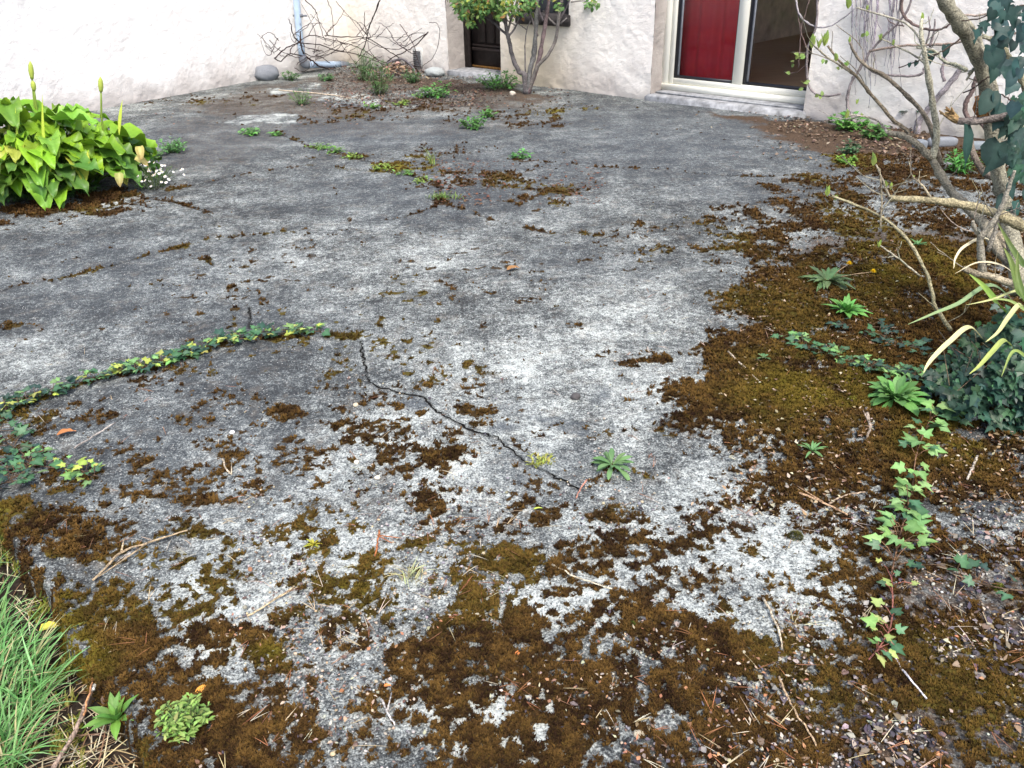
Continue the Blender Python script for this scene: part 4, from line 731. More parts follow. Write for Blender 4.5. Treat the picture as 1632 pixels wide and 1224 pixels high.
BRS = [([(1485, 255, 3.5), (1493, 215, 3.5), (1488, 175, 3.5), (1479, 120, 3.5), (1473, 85, 3.5), (1468, 55, 3.52), (1469, 30, 3.55)], 11, 5, (.42, .40, .30)), ([(1640, 442, 3.1), (1592, 398, 3.2), (1569, 358, 3.3), (1540, 329, 3.38), (1516, 305, 3.44), (1499, 278, 3.48), (1485, 253, 3.5)], 19, 11, GR),
       ([(1485, 253, 3.5), (1466, 234, 3.52), (1449, 221, 3.55), (1430, 214, 3.6), (1415, 212, 3.62)], 12, 8, GR), ([(1449, 221, 3.55), (1445, 207, 3.58), (1425, 193, 3.6), (1405, 170, 3.62), (1380, 140, 3.64), (1364, 121, 3.65), (1337, 97, 3.67), (1319, 73, 3.7)], 7, 3.2, BR), ([(1364, 121, 3.65), (1345, 108, 3.66), (1320, 92, 3.66), (1298, 74, 3.66)], 4, 2.6, GR),
       ([(1500, 262, 3.5), (1477, 190, 3.55), (1440, 147, 3.58), (1405, 118, 3.6), (1384, 108, 3.6), (1365, 90, 3.6), (1354, 68, 3.6)], 8, 3.5, (.20, .17, .13)), ([(1415, 212, 3.62), (1402, 195, 3.65), (1388, 188, 3.66), (1366, 184, 3.66), (1350, 184, 3.66)], 4, 2.4, (.40, .36, .3)),
       ([(1632, 362, 3.0), (1600, 346, 3.02), (1570, 335, 3.05), (1540, 327, 3.05), (1500, 321, 3.05), (1465, 318, 3.05), (1418, 316, 3.05)], 17, 9, (.32, .28, .17)), ([(1418, 316, 3.05), (1412, 300, 3.05), (1396, 262, 3.05)], 4, 2.4, GR), ([(1484, 318, 3.05), (1472, 298, 3.06), (1456, 284, 3.08)], 4, 2.6, (.42, .36, .25)),
       ([(1515, 526, 2.9), (1498, 500, 2.9), (1490, 488, 2.9), (1480, 445, 2.92), (1457, 398, 2.95), (1430, 365, 2.97), (1400, 343, 3.0), (1362, 326, 3.0), (1326, 312, 3.02)], 7, 3, (.32, .29, .18)), ([(1466, 440, 2.92), (1432, 412, 2.92), (1402, 391, 2.92)], 3.2, 2.4, (.40, .37, .28)), ([(1403, 364, 2.98), (1405, 320, 3.0), (1402, 268, 3.0)], 3, 2, (.30, .26, .18)),
       ([(1640, 190, 3.2), (1605, 186, 3.22), (1575, 191, 3.24), (1545, 194, 3.26), (1525, 193, 3.28)], 12, 11, (.20, .17, .15)), ([(1566, 435, 3.0), (1563, 400, 3.0), (1563, 378, 3.0), (1577, 362, 3.0), (1596, 330, 3.0), (1610, 292, 3.0), (1617, 272, 3.0)], 13, 4, (.27, .25, .2)), ([(1563, 378, 3.0), (1553, 362, 3.0), (1550, 352, 3.0)], 7, 5, (.27, .25, .2)), ([(1574, 400, 3.02), (1588, 362, 3.02), (1592, 340, 3.02)], 8, 5, (.27, .25, .21)),
       ([(1650, 466, 2.95), (1610, 452, 2.97), (1580, 441, 2.98), (1555, 436, 3.0), (1537, 428, 3.0)], 13, 10, (.36, .31, .22)), ([(1600, 205, 3.6), (1588, 150, 3.6), (1576, 106, 3.6), (1564, 74, 3.62), (1557, 54, 3.62), (1545, 37, 3.62), (1520, 10, 3.65), (1500, -8, 3.65)], 9, 6, (.34, .32, .24)), ([(1640, 150, 3.3), (1627, 120, 3.32), (1609, 96, 3.35), (1596, 74, 3.36), (1580, 63, 3.4), (1566, 57, 3.5)], 15, 5, (.30, .28, .18)),
       ([(1365, 12, 3.7), (1404, 24, 3.65), (1443, 37, 3.6), (1465, 60, 3.55), (1474, 84, 3.5)], 2.6, 4, (.36, .34, .27)), ([(1405, 62, 3.7), (1430, 74, 3.65), (1460, 90, 3.55), (1478, 105, 3.5)], 2.2, 3, (.34, .32, .24)), ([(1540, 112, 3.4), (1525, 104, 3.45), (1505, 98, 3.5), (1490, 82, 3.55), (1460, 76, 3.58)], 7, 2.5, (.30, .30, .22)), ([(1544, 118, 3.35), (1552, 110, 3.36), (1540, 128, 3.36)], 5, 3, (.3, .28, .2)),
       ([(1634, 450, 3.2), (1612, 420, 3.3), (1600, 395, 3.4), (1590, 372, 3.5)], 17, 12, (.26, .22, .15)), ([(1600, 290, 3.6), (1570, 275, 3.7), (1553, 250, 3.75), (1546, 225, 3.8)], 11, 9, (.17, .14, .11))]
for pts, a, b_, col in BRS:
    _, Q = branch(pts, a, b_, col)
    for k in range(2 if len(Q) > 8 else 0):
        i = RNG.integers(2, len(Q)-1); T = nz(Q[i]-Q[i-1]); d = nz(T+RNG.normal(0, .7, 3)+[0, 0, .4]); L = RNG.uniform(.06, .22); r = .0022
        tw = MB(); e = Q[i]+d*L*.5+RNG.normal(0, .01, 3); f = Q[i]+d*L+RNG.normal(0, .02, 3)+[0, 0, .02]; tw.tube([Q[i], e, f], [r, .0012], 5, jc(col, .1), 4, .001); q_ = tw.build('twig', M['bark'], t_sh); tw = MB()
        if RNG.uniform() < .6: tw.tube([e, e+nz(d+RNG.normal(0, .8, 3))*L*.3], [.0016, .001], 5, jc(col, .1), 1); tw.build('twig', M['bark'], q_)
k_ = MB(); A = atY(1525, 193, 3.28); B = atY(1505, 178, 3.27); 
for i in range(7): k_.tube([A+RNG.normal(0, .006, 3), (A+B)/2+RNG.normal(0, .009, 3), B+RNG.normal(0, .016, 3)], [.009, .003], 5, jc((.42, .28, .13), .12), 2)
k_.build('torn_end', M['bark'], t_sh)
k_ = MB(); A = atY(1562, 190, 3.33); B = atY(1553, 158, 3.33)
for i in range(8): k_.tube([A+RNG.normal(0, .012, 3)-FW*.03, (A+B)/2+RNG.normal(0, .008, 3)-FW*.03, B+RNG.normal(0, .008, 3)-FW*.02], [.014, .003], 5, jc((.36, .17, .06), .12), 2)
k_.build('torn_bark', M['bark'], t_sh)
for (bx, by, Y, sz) in ((1315, 64, 3.7, 22), (1306, 70, 3.7, 16), (1295, 68, 3.66, 20), (1353, 5, 3.7, 20), (1333, 92, 3.67, 15), (1382, 13, 3.68, 9), (1403, 60, 3.7, 10), (1424, 68, 3.66, 9), (1350, 183, 3.66, 14), (1366, 163, 3.65, 8), (1374, 184, 3.66, 7), (1393, 256, 3.05, 20), (1412, 295, 3.05, 12), (1420, 298, 3.05, 10), (1319, 305, 3.02, 18), (1332, 316, 3.02, 9), (1401, 390, 2.92, 11), (1354, 64, 3.6, 9), (1470, 28, 3.55, 12), (1456, 282, 3.08, 6)):
    k_ = MB(); P = atY(bx, by, Y); m_ = mpp(P)
    for i in range(5):
        a = RNG.uniform(0, 6); leafgrid(k_, P-[0, 0, sz*m_*.4], nz(hdir(a, 1.0+RNG.uniform(0, .4))), hdir(a+pi, .2), sz*m_*RNG.uniform(.8, 1.2), sz*m_*.45, lance, nl=4, bend=-.25, fold=.5, col=jc((.42, .52, .14), .1), tip=(.25, .38, .08))
    k_.build('bud', M['leaf'], t_sh)
# ---- dark climbing ivy on the shrub
it = thing('climbing_ivy', tuple(at(1660, 470)), 'glossy dark blue-green climbing ivy hanging at the top right of the shrub', 'ivy'); fb = MB()
spots = [(1620, 10), (1600, 40), (1625, 45), (1590, 25), (1632, 75), (1610, 65), (1575, 30), (1605, 100), (1628, 105), (1595, 55), (1640, 20), (1640, 130), (1620, 85), (1588, 80), (1640, 50), (1562, 35), (1550, 45), (1600, 10), (1612, 28), (1630, 160), (1618, 130), (1598, 0), (1650, 90), (1638, 0)]
for px, py in spots:
    for j in range(2 if px > 1580 else 1):
        P = atY(px+RNG.normal(0, 7), py+RNG.normal(0, 7), RNG.uniform(2.9, 3.3)); polyleaf(fb, P, (RNG.normal(0, .35), -.25, -1), (RNG.normal(0, .4), -1, .55+RNG.normal(0, .25)), RNG.uniform(.035, .065), HEART if RNG.uniform() < .7 else IVY, jc([(.022, .06, .055), (.012, .035, .03), (.03, .075, .07)][RNG.integers(3)], .15), vein=.01)
for px, py, dx, dy, L in ((1582, 148, -.5, -1, .09), (1588, 150, .2, -.9, .07), (1605, 168, -.5, -1, .10), (1625, 175, -.2, -1, .1), (1543, 200, .1, -1, .17), (1592, 228, -.3, -1, .13), (1602, 232, .4, -.8, .10), (1628, 205, -.3, -1, .1), (1622, 232, 0, -1, .1), (1590, 100, -.2, -1, .075), (1578, 72, 0, -1, .05), (1580, 90, .1, -1, .05), (1627, 255, -.4, -1, .08), (1610, 290, .2, -.7, .07), (1600, 312, -.4, -.8, .06), (1618, 322, .3, -.8, .06), (1606, 335, .2, -1, .05), (1640, 300, 0, -1, .06), (1612, 345, -.5, -.8, .05), (1485, 82, 0, -1, .05), (1508, 72, 0, -1, .05), (1462, 97, -.3, -.6, .025), (1450, 100, 0, -1, .02)):
    P = atY(px, py, 3.25 if px > 1520 else 3.55); k = .30 if L > .15 else .75; polyleaf(fb, P, (dx, -.2, dy), (RNG.normal(0, .3), -1, .5), L, HEART, jc((.02, .055, .045), .15), vein=.012, W=k)
for i in range(34):
    P = atY(1625+RNG.normal(0, 10), 150+i*4, 3.15+RNG.normal(0, .06)); polyleaf(fb, P, (RNG.normal(0, .5), -.2, -1), (RNG.normal(0, .4), -1, .5), RNG.uniform(.03, .06), IVY, jc((.025, .07, .045), .2), vein=.012)
fb.build('foliage', M['glossy_leaf'], it)
for pts, a, b_ in (([(1640, 8, 3.1), (1610, 14, 3.12), (1585, 20, 3.15), (1558, 30, 3.2), (1525, 34, 3.25)], 3, 2), ([(1530, 62, 3.5), (1508, 78, 3.52), (1484, 90, 3.54), (1462, 98, 3.55), (1432, 108, 3.56)], 3, 2), ([(1606, 95, 3.3), (1590, 115, 3.3), (1570, 126, 3.3), (1552, 140, 3.35), (1535, 148, 3.4)], 3, 2), ([(1630, 165, 3.1), (1612, 160, 3.12), (1596, 150, 3.15)], 3, 2)): branch(pts, a, b_, (.07, .05, .04), .001, it, seg=6)
# ---- vines on the facade, right of the glazed door
vt_ = thing('wall_vine', tuple(F(s_g1+.7, -.1, 0)), 'grey-brown leafless vine climbing the white wall right of the glazed door', 'vine')
def wbr(pts, w0, w1, col, off=.08, parent=None, jit=.002, seg=6):
    P = [wallpt(p[0], p[1], off if len(p) == 2 else p[2]) for p in pts]; k_ = MB(); k_.tube(P, np.linspace(w0*mpp(P[0])/2, w1*mpp(P[-1])/2, len(P)), seg, col, 5, jit); return k_.build('stem', M['bark'], parent)
GV, BV = (.24, .21, .21), (.15, .11, .10)
for pts, a, b_, col in (([(1368, 200), (1357, 188), (1351, 170), (1351, 150), (1358, 128), (1370, 110), (1389, 80), (1410, 56), (1425, 43), (1445, 18), (1455, -8)], 5.5, 3.5, GV), ([(1472, 108), (1470, 117), (1452, 121), (1420, 120), (1394, 116), (1379, 104), (1368, 92), (1358, 78), (1355, 60)], 4, 2.5, GV), ([(1535, 105), (1512, 135), (1488, 162), (1475, 180), (1463, 198), (1464, 224)], 10, 9, (.30, .27, .28)), ([(1437, -8), (1437, 15), (1445, 30), (1462, 42), (1478, 47), (1500, 46), (1520, 34)], 5, 3, BV), ([(1340, 150), (1320, 153), (1300, 149), (1290, 138), (1286, 115), (1287, 80), (1294, 60), (1301, 40), (1303, -10)], 3.4, 3.4, GV),
                        ([(1268, -8), (1273, 20), (1285, 35), (1300, 42), (1322, 42), (1345, 28), (1362, 14)], 3, 2, (.33, .31, .32)), ([(1292, -6), (1284, 20), (1277, 45), (1275, 80), (1272, 108)], 2, 1.4, BV), ([(1272, 20), (1276, 50), (1284, 72), (1288, 100)], 2, 1.4, BV), ([(1250, 114), (1268, 116), (1284, 104)], 1.4, 1.2, BV), ([(1385, 82), (1430, 74), (1470, 72), (1510, 70), (1552, 63), (1640, 50)], 4, 4, (.28, .22, .18)), ([(1580, 215), (1558, 190), (1543, 190), (1538, 172), (1542, 158), (1551, 142), (1556, 122)], 8, 6, BV), ([(1533, 24), (1560, 24), (1600, 18)], 4, 4, (.42, .34, .28)), ([(1505, 130), (1501, 110), (1507, 96), (1500, 92)], 5, 4, (.28, .24, .25)), ([(1441, 42), (1420, 36), (1408, 20)], 2, 1, BV), ([(1482, 75), (1489, 48), (1490, 30)], 4, 2, GV), ([(1476, 70), (1482, 46), (1480, 26)], 3, 2, GV)): wbr(pts, a, b_, col, parent=vt_)
for i in range(26):
    x0 = RNG.uniform(1352, 1436); x = x0; pts = [(x, -15)]; yb = RNG.uniform(40, 130) if i < 20 else RNG.uniform(120, 190)
    for k in range(1, 6): x += RNG.normal(0, 3.5); pts.append((x, -15+(yb+15)*k/5))
    wbr(pts, RNG.uniform(1.2, 2.6), .8, jc((.33, .30, .33), .1), parent=vt_, off=.05)
k_ = MB()
for i in range(26):
    px, py = [(1270, 88), (1264, 102), (1262, 125), (1286, 134), (1312, 97), (1345, 108), (1308, 148), (1378, 63)][RNG.integers(8)]; P = wallpt(px+RNG.normal(0, 5), py+RNG.normal(0, 4), .12); leafgrid(k_, P, hdir(RNG.uniform(0, 6), RNG.normal(0, .6)), (0, -1, .5), .05, .035, ovate, nl=3, col=jc((.16, .24, .06), .2))
k_.build('foliage', M['leaf'], vt_)
# ---- bare vine in the corner
vc = thing('bare_vine', tuple(wallpt(498, 98, .3)*np.array([1, 1, 0])), 'tangled leafless vine arching in front of the wall corner and the white downpipe', 'vine')
VB = (.045, .030, .028)
z_ = lambda x, y: (400+x/5.1, y/5.1)
for pts, a, b_ in (([(500, 500), (430, 440), (405, 350), (395, 200), (385, 0), (383, -60)], 3.6, 2.8), ([(430, 440), (400, 350), (345, 290), (325, 200), (305, 155)], 3.0, 1.4), ([(500, 490), (560, 540), (700, 560), (900, 540)], 3, 2), ([(200, 470), (270, 400), (400, 350), (560, 365), (700, 410), (860, 440), (1000, 490), (1110, 540)], 2.2, 1.6), ([(190, 470), (240, 500), (310, 440), (420, 455)], 2.2, 2.0), ([(320, 440), (320, 400), (360, 360), (480, 290), (600, 310), (760, 350), (880, 390), (1020, 480), (1100, 510)], 1.8, 1.6), ([(440, 0), (520, 80), (550, 170), (580, 270), (610, 340)], 1.8, 1.0), ([(620, 0), (660, 110), (668, 250), (670, 380)], 1.2, .9), ([(690, 10), (760, 90), (840, 190), (910, 290)], 1.2, .9), ([(1050, 0), (1010, 100), (960, 220), (945, 290), (920, 380), (880, 460)], 2.4, 1.8), ([(1040, 10), (990, 150), (950, 250)], 1.8, 1.2), ([(945, 290), (925, 200), (925, 95)], 1.6, 1.2), ([(945, 290), (900, 230), (860, 180)], 1.6, .9), ([(600, 290), (760, 300), (900, 300), (1000, 340), (1110, 410), (1220, 480), (1340, 560), (1370, 600)], 1.8, 1.8), ([(1440, 260), (1360, 350), (1270, 410), (1150, 470), (1100, 510)], 2.2, 1.8), ([(1430, 270), (1330, 330), (1200, 400), (1050, 380), (900, 310)], 1.6, 1.2), ([(1210, 195), (1270, 280), (1330, 380), (1350, 470), (1400, 590)], 1.5, 1.2), ([(1450, 185), (1510, 190), (1535, 270), (1510, 400), (1460, 490), (1390, 540)], 1.2, 1.0), ([(1140, 290), (1180, 350), (1270, 410), (1320, 440)], 1.3, 1.3), ([(520, 450), (650, 400), (800, 330), (1000, 300), (1250, 300), (1390, 230)], 1.2, .7), ([(50, 275), (110, 330), (160, 390), (190, 440)], 1.0, .8), ([(150, 325), (230, 410), (310, 440)], 1.3, 1.0), ([(510, 440), (530, 310), (490, 180), (410, 30)], 1.2, .8), ([(610, 280), (690, 190), (760, 80)], 1.2, .8), ([(950, 300), (960, 400), (1020, 480), (1080, 540)], 1.2, 1.0), ([(520, 450), (600, 480), (720, 590), (760, 640)], 1.4, 1.0), ([(640, 400), (780, 420), (940, 330)], 1.0, .8), ([(720, 340), (800, 450), (870, 540)], 1.0, .8)):
    wbr([z_(*p) for p in pts], a*.8, b_*.85, jc(VB, .15), off=.22+RNG.uniform(-.1, .1), parent=vc, jit=.003)
for i in range(46):
    x0, y0 = RNG.uniform(150, 1300), RNG.uniform(260, 560); a = RNG.uniform(-.9, .9)+(pi if RNG.uniform() < .4 else 0); L = RNG.uniform(60, 260); b = RNG.normal(0, 40); tw = MB()
    P = [wallpt(*z_(x0+math.cos(a)*L*k, y0-abs(math.sin(a))*L*k+b*(4*k*(1-k))), .15+RNG.uniform(0, .2)) for k in (0, .33, .66, 1)]; tw.tube(P, [.0045, .0025], 5, jc(VB, .2), 4, .004); tw.build('twig', M['bark'], vc)
wbr([z_(*p) for p in ((1095, 640), (1100, 530), (1160, 495), (1230, 480), (1300, 530), (1350, 610))], 4.5, 3, (.16, .15, .16), off=.25, parent=vc)
# ---- rose bush by the dark door
rb = gp(840, 149); rt_ = thing('rose_bush', tuple(rb), 'old rose bush with several grey stems and leafy top beside the dark door', 'shrub'); q_ = lambda x, y: (690+x/6.04, y/6.04)
RG = (.17, .155, .15); bY = rb[1]
for pts, a, b_ in (([(890, 900), (880, 720), (830, 690), (770, 560), (735, 400), (715, 330), (690, 180), (640, 60), (600, -60)], 8.5, 4), ([(715, 340), (640, 270), (560, 200), (480, 150)], 4, 3), ([(905, 905), (935, 680), (975, 500), (990, 300), (1000, 100), (1010, -80)], 8, 5.5), ([(915, 900), (1010, 620), (1050, 420), (1085, 200), (1125, -60)], 7.5, 5), ([(925, 890), (1000, 650), (1110, 525), (1185, 365), (1212, 150), (1250, -60)], 6, 5), ([(890, 690), (885, 450), (905, 285), (940, 200)], 2.2, 1.6), ([(905, 285), (850, 250), (800, 210)], 1.6, 1.2), ([(735, 340), (790, 270), (830, 170)], 4, 2), ([(1185, 240), (1120, 180), (1060, 100)], 3, 2), ([(1215, 200), (1290, 60), (1330, -40)], 3.4, 2), ([(1225, 230), (1290, 170)], 3, 2), ([(1060, 200), (1010, 60), (980, -50)], 4, 3), ([(720, 300), (760, 160), (800, 40), (840, -60)], 4, 3), ([(700, 240), (620, 100), (520, 20), (430, -20)], 3, 2), ([(1330, 20), (1450, 10), (1560, 40)], 2, 1), ([(800, 250), (720, 200), (690, 160)], 2.2, 1.5), ([(1010, 350), (930, 120), (880, -40)], 3, 2)):
    Yo = RNG.uniform(-.06, .06); branch([(*q_(*p), bY+Yo*min(1, k/2)-.02) for k, p in enumerate(pts)], a, b_, jc(RG, .12), .0015, rt_, seg=8)
fb = MB()
cl = [(250, -20, 70), (330, 60, 80), (420, 40, 90), (300, 140, 45), (370, 230, 36), (520, 60, 80), (620, 80, 70), (560, 0, 90), (700, 60, 90), (440, -60, 120), (640, -60, 120), (820, -40, 100), (960, 40, 50), (1220, 60, 40), (1500, 40, 50), (1570, 20, 40), (900, 80, 50), (790, 120, 45), (230, 30, 40), (1100, -60, 90), (1300, -80, 90), (650, 150, 50), (470, 110, 50)]
for cx, cy, r in cl:
    for i in range(int(r*.9) if cx < 1150 else int(r*.5)):
        x_, y_ = q_(cx+RNG.normal(0, r*.6), cy+RNG.normal(0, r*.5)); P = atY(x_, y_, bY+RNG.normal(-.1, .16)); L = RNG.uniform(.035, .07); k = RNG.uniform(); c = (.07, .16, .04) if k < .55 else (.13, .22, .05) if k < .85 else (.24, .26, .04) if k < .95 else (.22, .13, .05)
        leafgrid(fb, P, hdir(RNG.uniform(0, 2*pi), RNG.normal(-.3, .5)), (RNG.normal(0, .3), -.5, .9), L, L*.62, ovate, nl=3, bend=.5, fold=.3, col=jc(c, .2))
fb.build('foliage', M['leaf'], rt_)
# ------------------------------------------------------------------ lawn grass, litter, stones
gm = MB()
GP = [(-60, 930), (-15, 940), (20, 1010), (72, 1078), (70, 1130), (50, 1190), (30, 1260), (-60, 1260), (-140, 1000)]
cnt = 0
while cnt < 3800:
    px, py = RNG.uniform(-420, 175), RNG.uniform(900, 1420); ins = px < -40
    for (ax, ay), (bx, by) in zip(GP, GP[1:]+GP[:1]):
        if (ay > py) != (by > py) and px < (bx-ax)*(py-ay)/(by-ay)+ax: ins = not ins
    if not ins: continue
    P = at(px, py, -.085)
    if edge_sd(np.array([P[0]]), np.array([P[1]]))[0] > -.075: continue
    P[2] = lawnz(P[0], P[1]); cnt += 1; d = np.array([.35+RNG.normal(0, .4), .2+RNG.normal(0, .4), 1.]); L = RNG.uniform(.05, .19)*(.6+.8*float(fbm(P[:1], P[1:2], 7, 2, 66)[0])); k = RNG.uniform()
    c = (.13, .30, .085) if k < .55 else (.21, .38, .15) if k < .84 else (.36, .33, .17)
    leafgrid(gm, P, d, -nz([d[0], d[1], .01])+np.array([0, 0, .7]), L, RNG.uniform(.0028, .0058), strap, nl=5, bend=RNG.uniform(.3, 1.3), fold=.4, col=jc(c, .2), tip=np.asarray(c)*1.3, twist=RNG.normal(0, .5))
tag(gm.build('grass', M['grass'], org=(0, 0, 0)), 'long green grass beside the slab edge at the bottom left', 'grass', kind='stuff')
# straw and soil moss along the gap
gm = MB()
for i in range(900):
    px, py = RNG.uniform(0, 330), RNG.uniform(850, 1240); P = at(px, py, -.08); s_ = edge_sd(np.array([P[0]]), np.array([P[1]]))[0]
    if s_ > -.01 or s_ < -.5: continue
    P[2] = lawnz(P[0], P[1])+.006; a = RNG.uniform(0, 2*pi); L = RNG.uniform(.03, .13); leafgrid(gm, P, hdir(a, RNG.uniform(0, .5)), (0, 0, 1), L, .003, strap, nl=4, bend=RNG.uniform(-.5, 1.2), col=jc([(.42, .36, .22), (.30, .22, .12), (.18, .11, .06), (.5, .46, .32)][RNG.integers(4)], .15))
tag(gm.build('straw', M['litter'], org=(0, 0, 0)), 'dry straw and dead grass on the soil by the slab edge', 'straw', kind='stuff')
gm = MB()
for i in range(9000):
    px, py = RNG.uniform(-40, 130), RNG.uniform(820, 1240); P = at(px, py, -.07); s_ = edge_sd(np.array([P[0]]), np.array([P[1]]))[0]
    if s_ > .0 or s_ < -.2 or fbm(P[:1], P[1:2], 9, 3, 88)[0] < .42+.25*(py > 940): continue
    P[2] = lawnz(P[0], P[1])+max(0, .05+s_*.5)*RNG.uniform(.3, 1); a = RNG.uniform(0, 6); h = .016; gm.add([P+[-.003, 0, 0], P+[.003, 0, 0], P+[math.cos(a)*h, math.sin(a)*h, h]], tris=[(0, 1, 2)], col=jc([(.13, .15, .025), (.24, .22, .06), (.07, .09, .02)][RNG.integers(3)], .2))
tag(gm.build('edge_moss', M['moss'], smooth=False, org=(0, 0, 0)), 'yellow-green moss on the soil below the slab edge', 'moss', kind='stuff')
def patch(n, xr, yr, keep, cl=.0):
    out = []
    while len(out) < n:
        px, py = RNG.uniform(*xr), RNG.uniform(*yr); P = at(px, py)
        if fbm(P[:1], P[1:2], 4.5/max(1, P[1]/2), 3, 99)[0] < .46+RNG.normal(0, .05): continue
        if RNG.uniform() < keep(px, py) and edge_sd(np.array([P[0]]), np.array([P[1]]))[0] > .02: P[2] = gz(P[0], P[1])+.006; out.append(P)
    return out
OCT = np.array([(1, 0, 0), (-1, 0, 0), (0, 1, 0), (0, -1, 0), (0, 0, 1), (0, 0, -1)], float); OCF = [(0, 2, 4), (2, 1, 4), (1, 3, 4), (3, 0, 4), (2, 0, 5), (1, 2, 5), (3, 1, 5), (0, 3, 5)]
def ico(sub=1):
    V = [v for v in OCT]; Fc = list(OCF)
    for _ in range(sub):
        nf = []; c = {}
        def mid(a, b):
            k = (min(a, b), max(a, b))
            if k not in c: c[k] = len(V); V.append(nz(V[a]+V[b]))
            return c[k]
        for a, b, d in Fc: x, y_, z_2 = mid(a, b), mid(b, d), mid(d, a); nf += [(a, x, z_2), (x, b, y_), (z_2, y_, d), (x, y_, z_2)]
        Fc = nf
    return np.array(V), Fc
IV, IF = ico(1); IV3, IF3 = ico(3)
gm = MB()
for P in patch(5200, (380, 1700), (560, 1260), lambda x, y: (.15+.5*(y > 760)+.35*(x > 1150)*(y > 800)) * (.25 if (x > 1100 and y < 760) else 1)):
    r = RNG.uniform(.0015, .0045)*(1+.6*(RNG.uniform() < .1)); V = IV*(1+RNG.normal(0, .15, (len(IV), 1)))*r*np.array([1, RNG.uniform(.6, 1), .6]); a = RNG.uniform(0, 6); R = np.array([[math.cos(a), -math.sin(a), 0], [math.sin(a), math.cos(a), 0], [0, 0, 1]])
    gm.add(V@R+P-[0, 0, .002], tris=IF, col=jc([(.42, .41, .38), (.34, .30, .24), (.10, .095, .11), (.24, .23, .24), (.44, .35, .24), (.16, .11, .09)][RNG.integers(6)], .15))
tag(gm.build('grit', M['stone'], smooth=False, org=(0, 0, 0)), 'fine pale and dark grit loose on the weathered concrete', 'grit', kind='stuff')
gm = MB()
def needle(P, L, col, w=.0016):
    a = RNG.uniform(0, 2*pi)
    for s in range(RNG.integers(1, 3)):
        b = a+RNG.normal(0, .22); leafgrid(gm, P+[0, 0, .006], hdir(b, RNG.uniform(-.05, .25)), (0, 0, 1), L*RNG.uniform(.7, 1.1), w, strap, nl=4, bend=RNG.uniform(-.1, .5), col=col, twist=0)
for P in patch(430, (60, 1680), (560, 1250), lambda x, y: .25+.5*(y > 820)+.25*(x > 1000)): needle(P, RNG.uniform(.03, .085), jc([(.30, .13, .06), (.42, .33, .2), (.5, .44, .33), (.22, .10, .05)][RNG.integers(4)], .15))
for P in patch(260, (1030, 1640), (330, 560), lambda x, y: .8): needle(P, RNG.uniform(.03, .08), jc([(.32, .20, .12), (.45, .38, .28)][RNG.integers(2)], .15), .0022)
tag(gm.build('pine_needles', M['litter'], org=(0, 0, 0)), 'scattered rusty pine needles and straw on the moss and concrete', 'pine needles', kind='stuff')
gm = MB()
def bit(P, L, col): leafgrid(gm, P+[0, 0, RNG.uniform(.001, .006)], hdir(RNG.uniform(0, 6), RNG.uniform(-.1, .4)), (RNG.normal(0, .3), RNG.normal(0, .3), 1), L, L*RNG.uniform(.3, .8), ovate, nl=3, bend=RNG.uniform(-.6, .9), fold=RNG.uniform(0, .6), col=col)
for P in patch(900, (900, 1690), (790, 1255), lambda x, y: .15+.85*(x > 1350)*(y > 820)): bit(P, RNG.uniform(.006, .024), jc([(.055, .048, .06), (.035, .03, .032), (.09, .08, .10), (.20, .15, .10), (.26, .23, .20)][RNG.integers(5)], .2))
for P in patch(1800, (1110, 1480), (168, 258), lambda x, y: .25+.75*(y-168 < (x-1050)*.22)*(y > 150+(x-1040)*.13)): bit(P, RNG.uniform(.015, .042), jc([(.15, .10, .065), (.09, .06, .042), (.26, .2, .15), (.06, .045, .035)][RNG.integers(4)], .2))
for P in patch(2600, (520, 910), (104, 172), lambda x, y: 1.*(y > 106+(x-600)*.13)): bit(P, RNG.uniform(.018, .045), jc([(.085, .048, .036), (.05, .032, .026), (.12, .075, .055), (.18, .14, .11)][RNG.integers(4)], .2))
for i in range(260):
    P = at(638+RNG.normal(0, 20), 118+RNG.normal(0, 5)); P[2] = max(0, .16-abs(P[0]-at(638, 118)[0])*.5)*RNG.uniform(.2, 1); bit(P, RNG.uniform(.04, .09), jc([(.20, .13, .09), (.12, .08, .055), (.28, .2, .14)][RNG.integers(3)], .2))
for P in patch(400, (230, 620), (118, 200), lambda x, y: .6): bit(P, RNG.uniform(.015, .035), jc([(.10, .06, .045), (.16, .11, .08)][RNG.integers(2)], .2))
for P in patch(420, (690, 960), (255, 330), lambda x, y: .6): bit(P, RNG.uniform(.015, .035), jc([(.13, .06, .035), (.08, .045, .03)][RNG.integers(2)], .2))
for P in patch(1500, (1060, 1680), (380, 830), lambda x, y: .8*(x > 1100 or y > 560)): bit(P+[0, 0, .006], RNG.uniform(.006, .02), jc([(.30, .23, .15), (.16, .10, .06), (.07, .045, .03), (.38, .32, .23), (.24, .16, .09)][RNG.integers(5)], .2))
for P in patch(900, (300, 1680), (980, 1250), lambda x, y: .8): bit(P+[0, 0, .005], RNG.uniform(.005, .014), jc([(.40, .33, .24), (.16, .10, .06), (.08, .07, .08), (.34, .29, .22), (.30, .15, .08)][RNG.integers(5)], .2))
tag(gm.build('leaf_litter', M['litter'], org=(0, 0, 0)), 'small brown and slate-grey dead leaf pieces lying on the ground', 'leaf litter', kind='stuff')
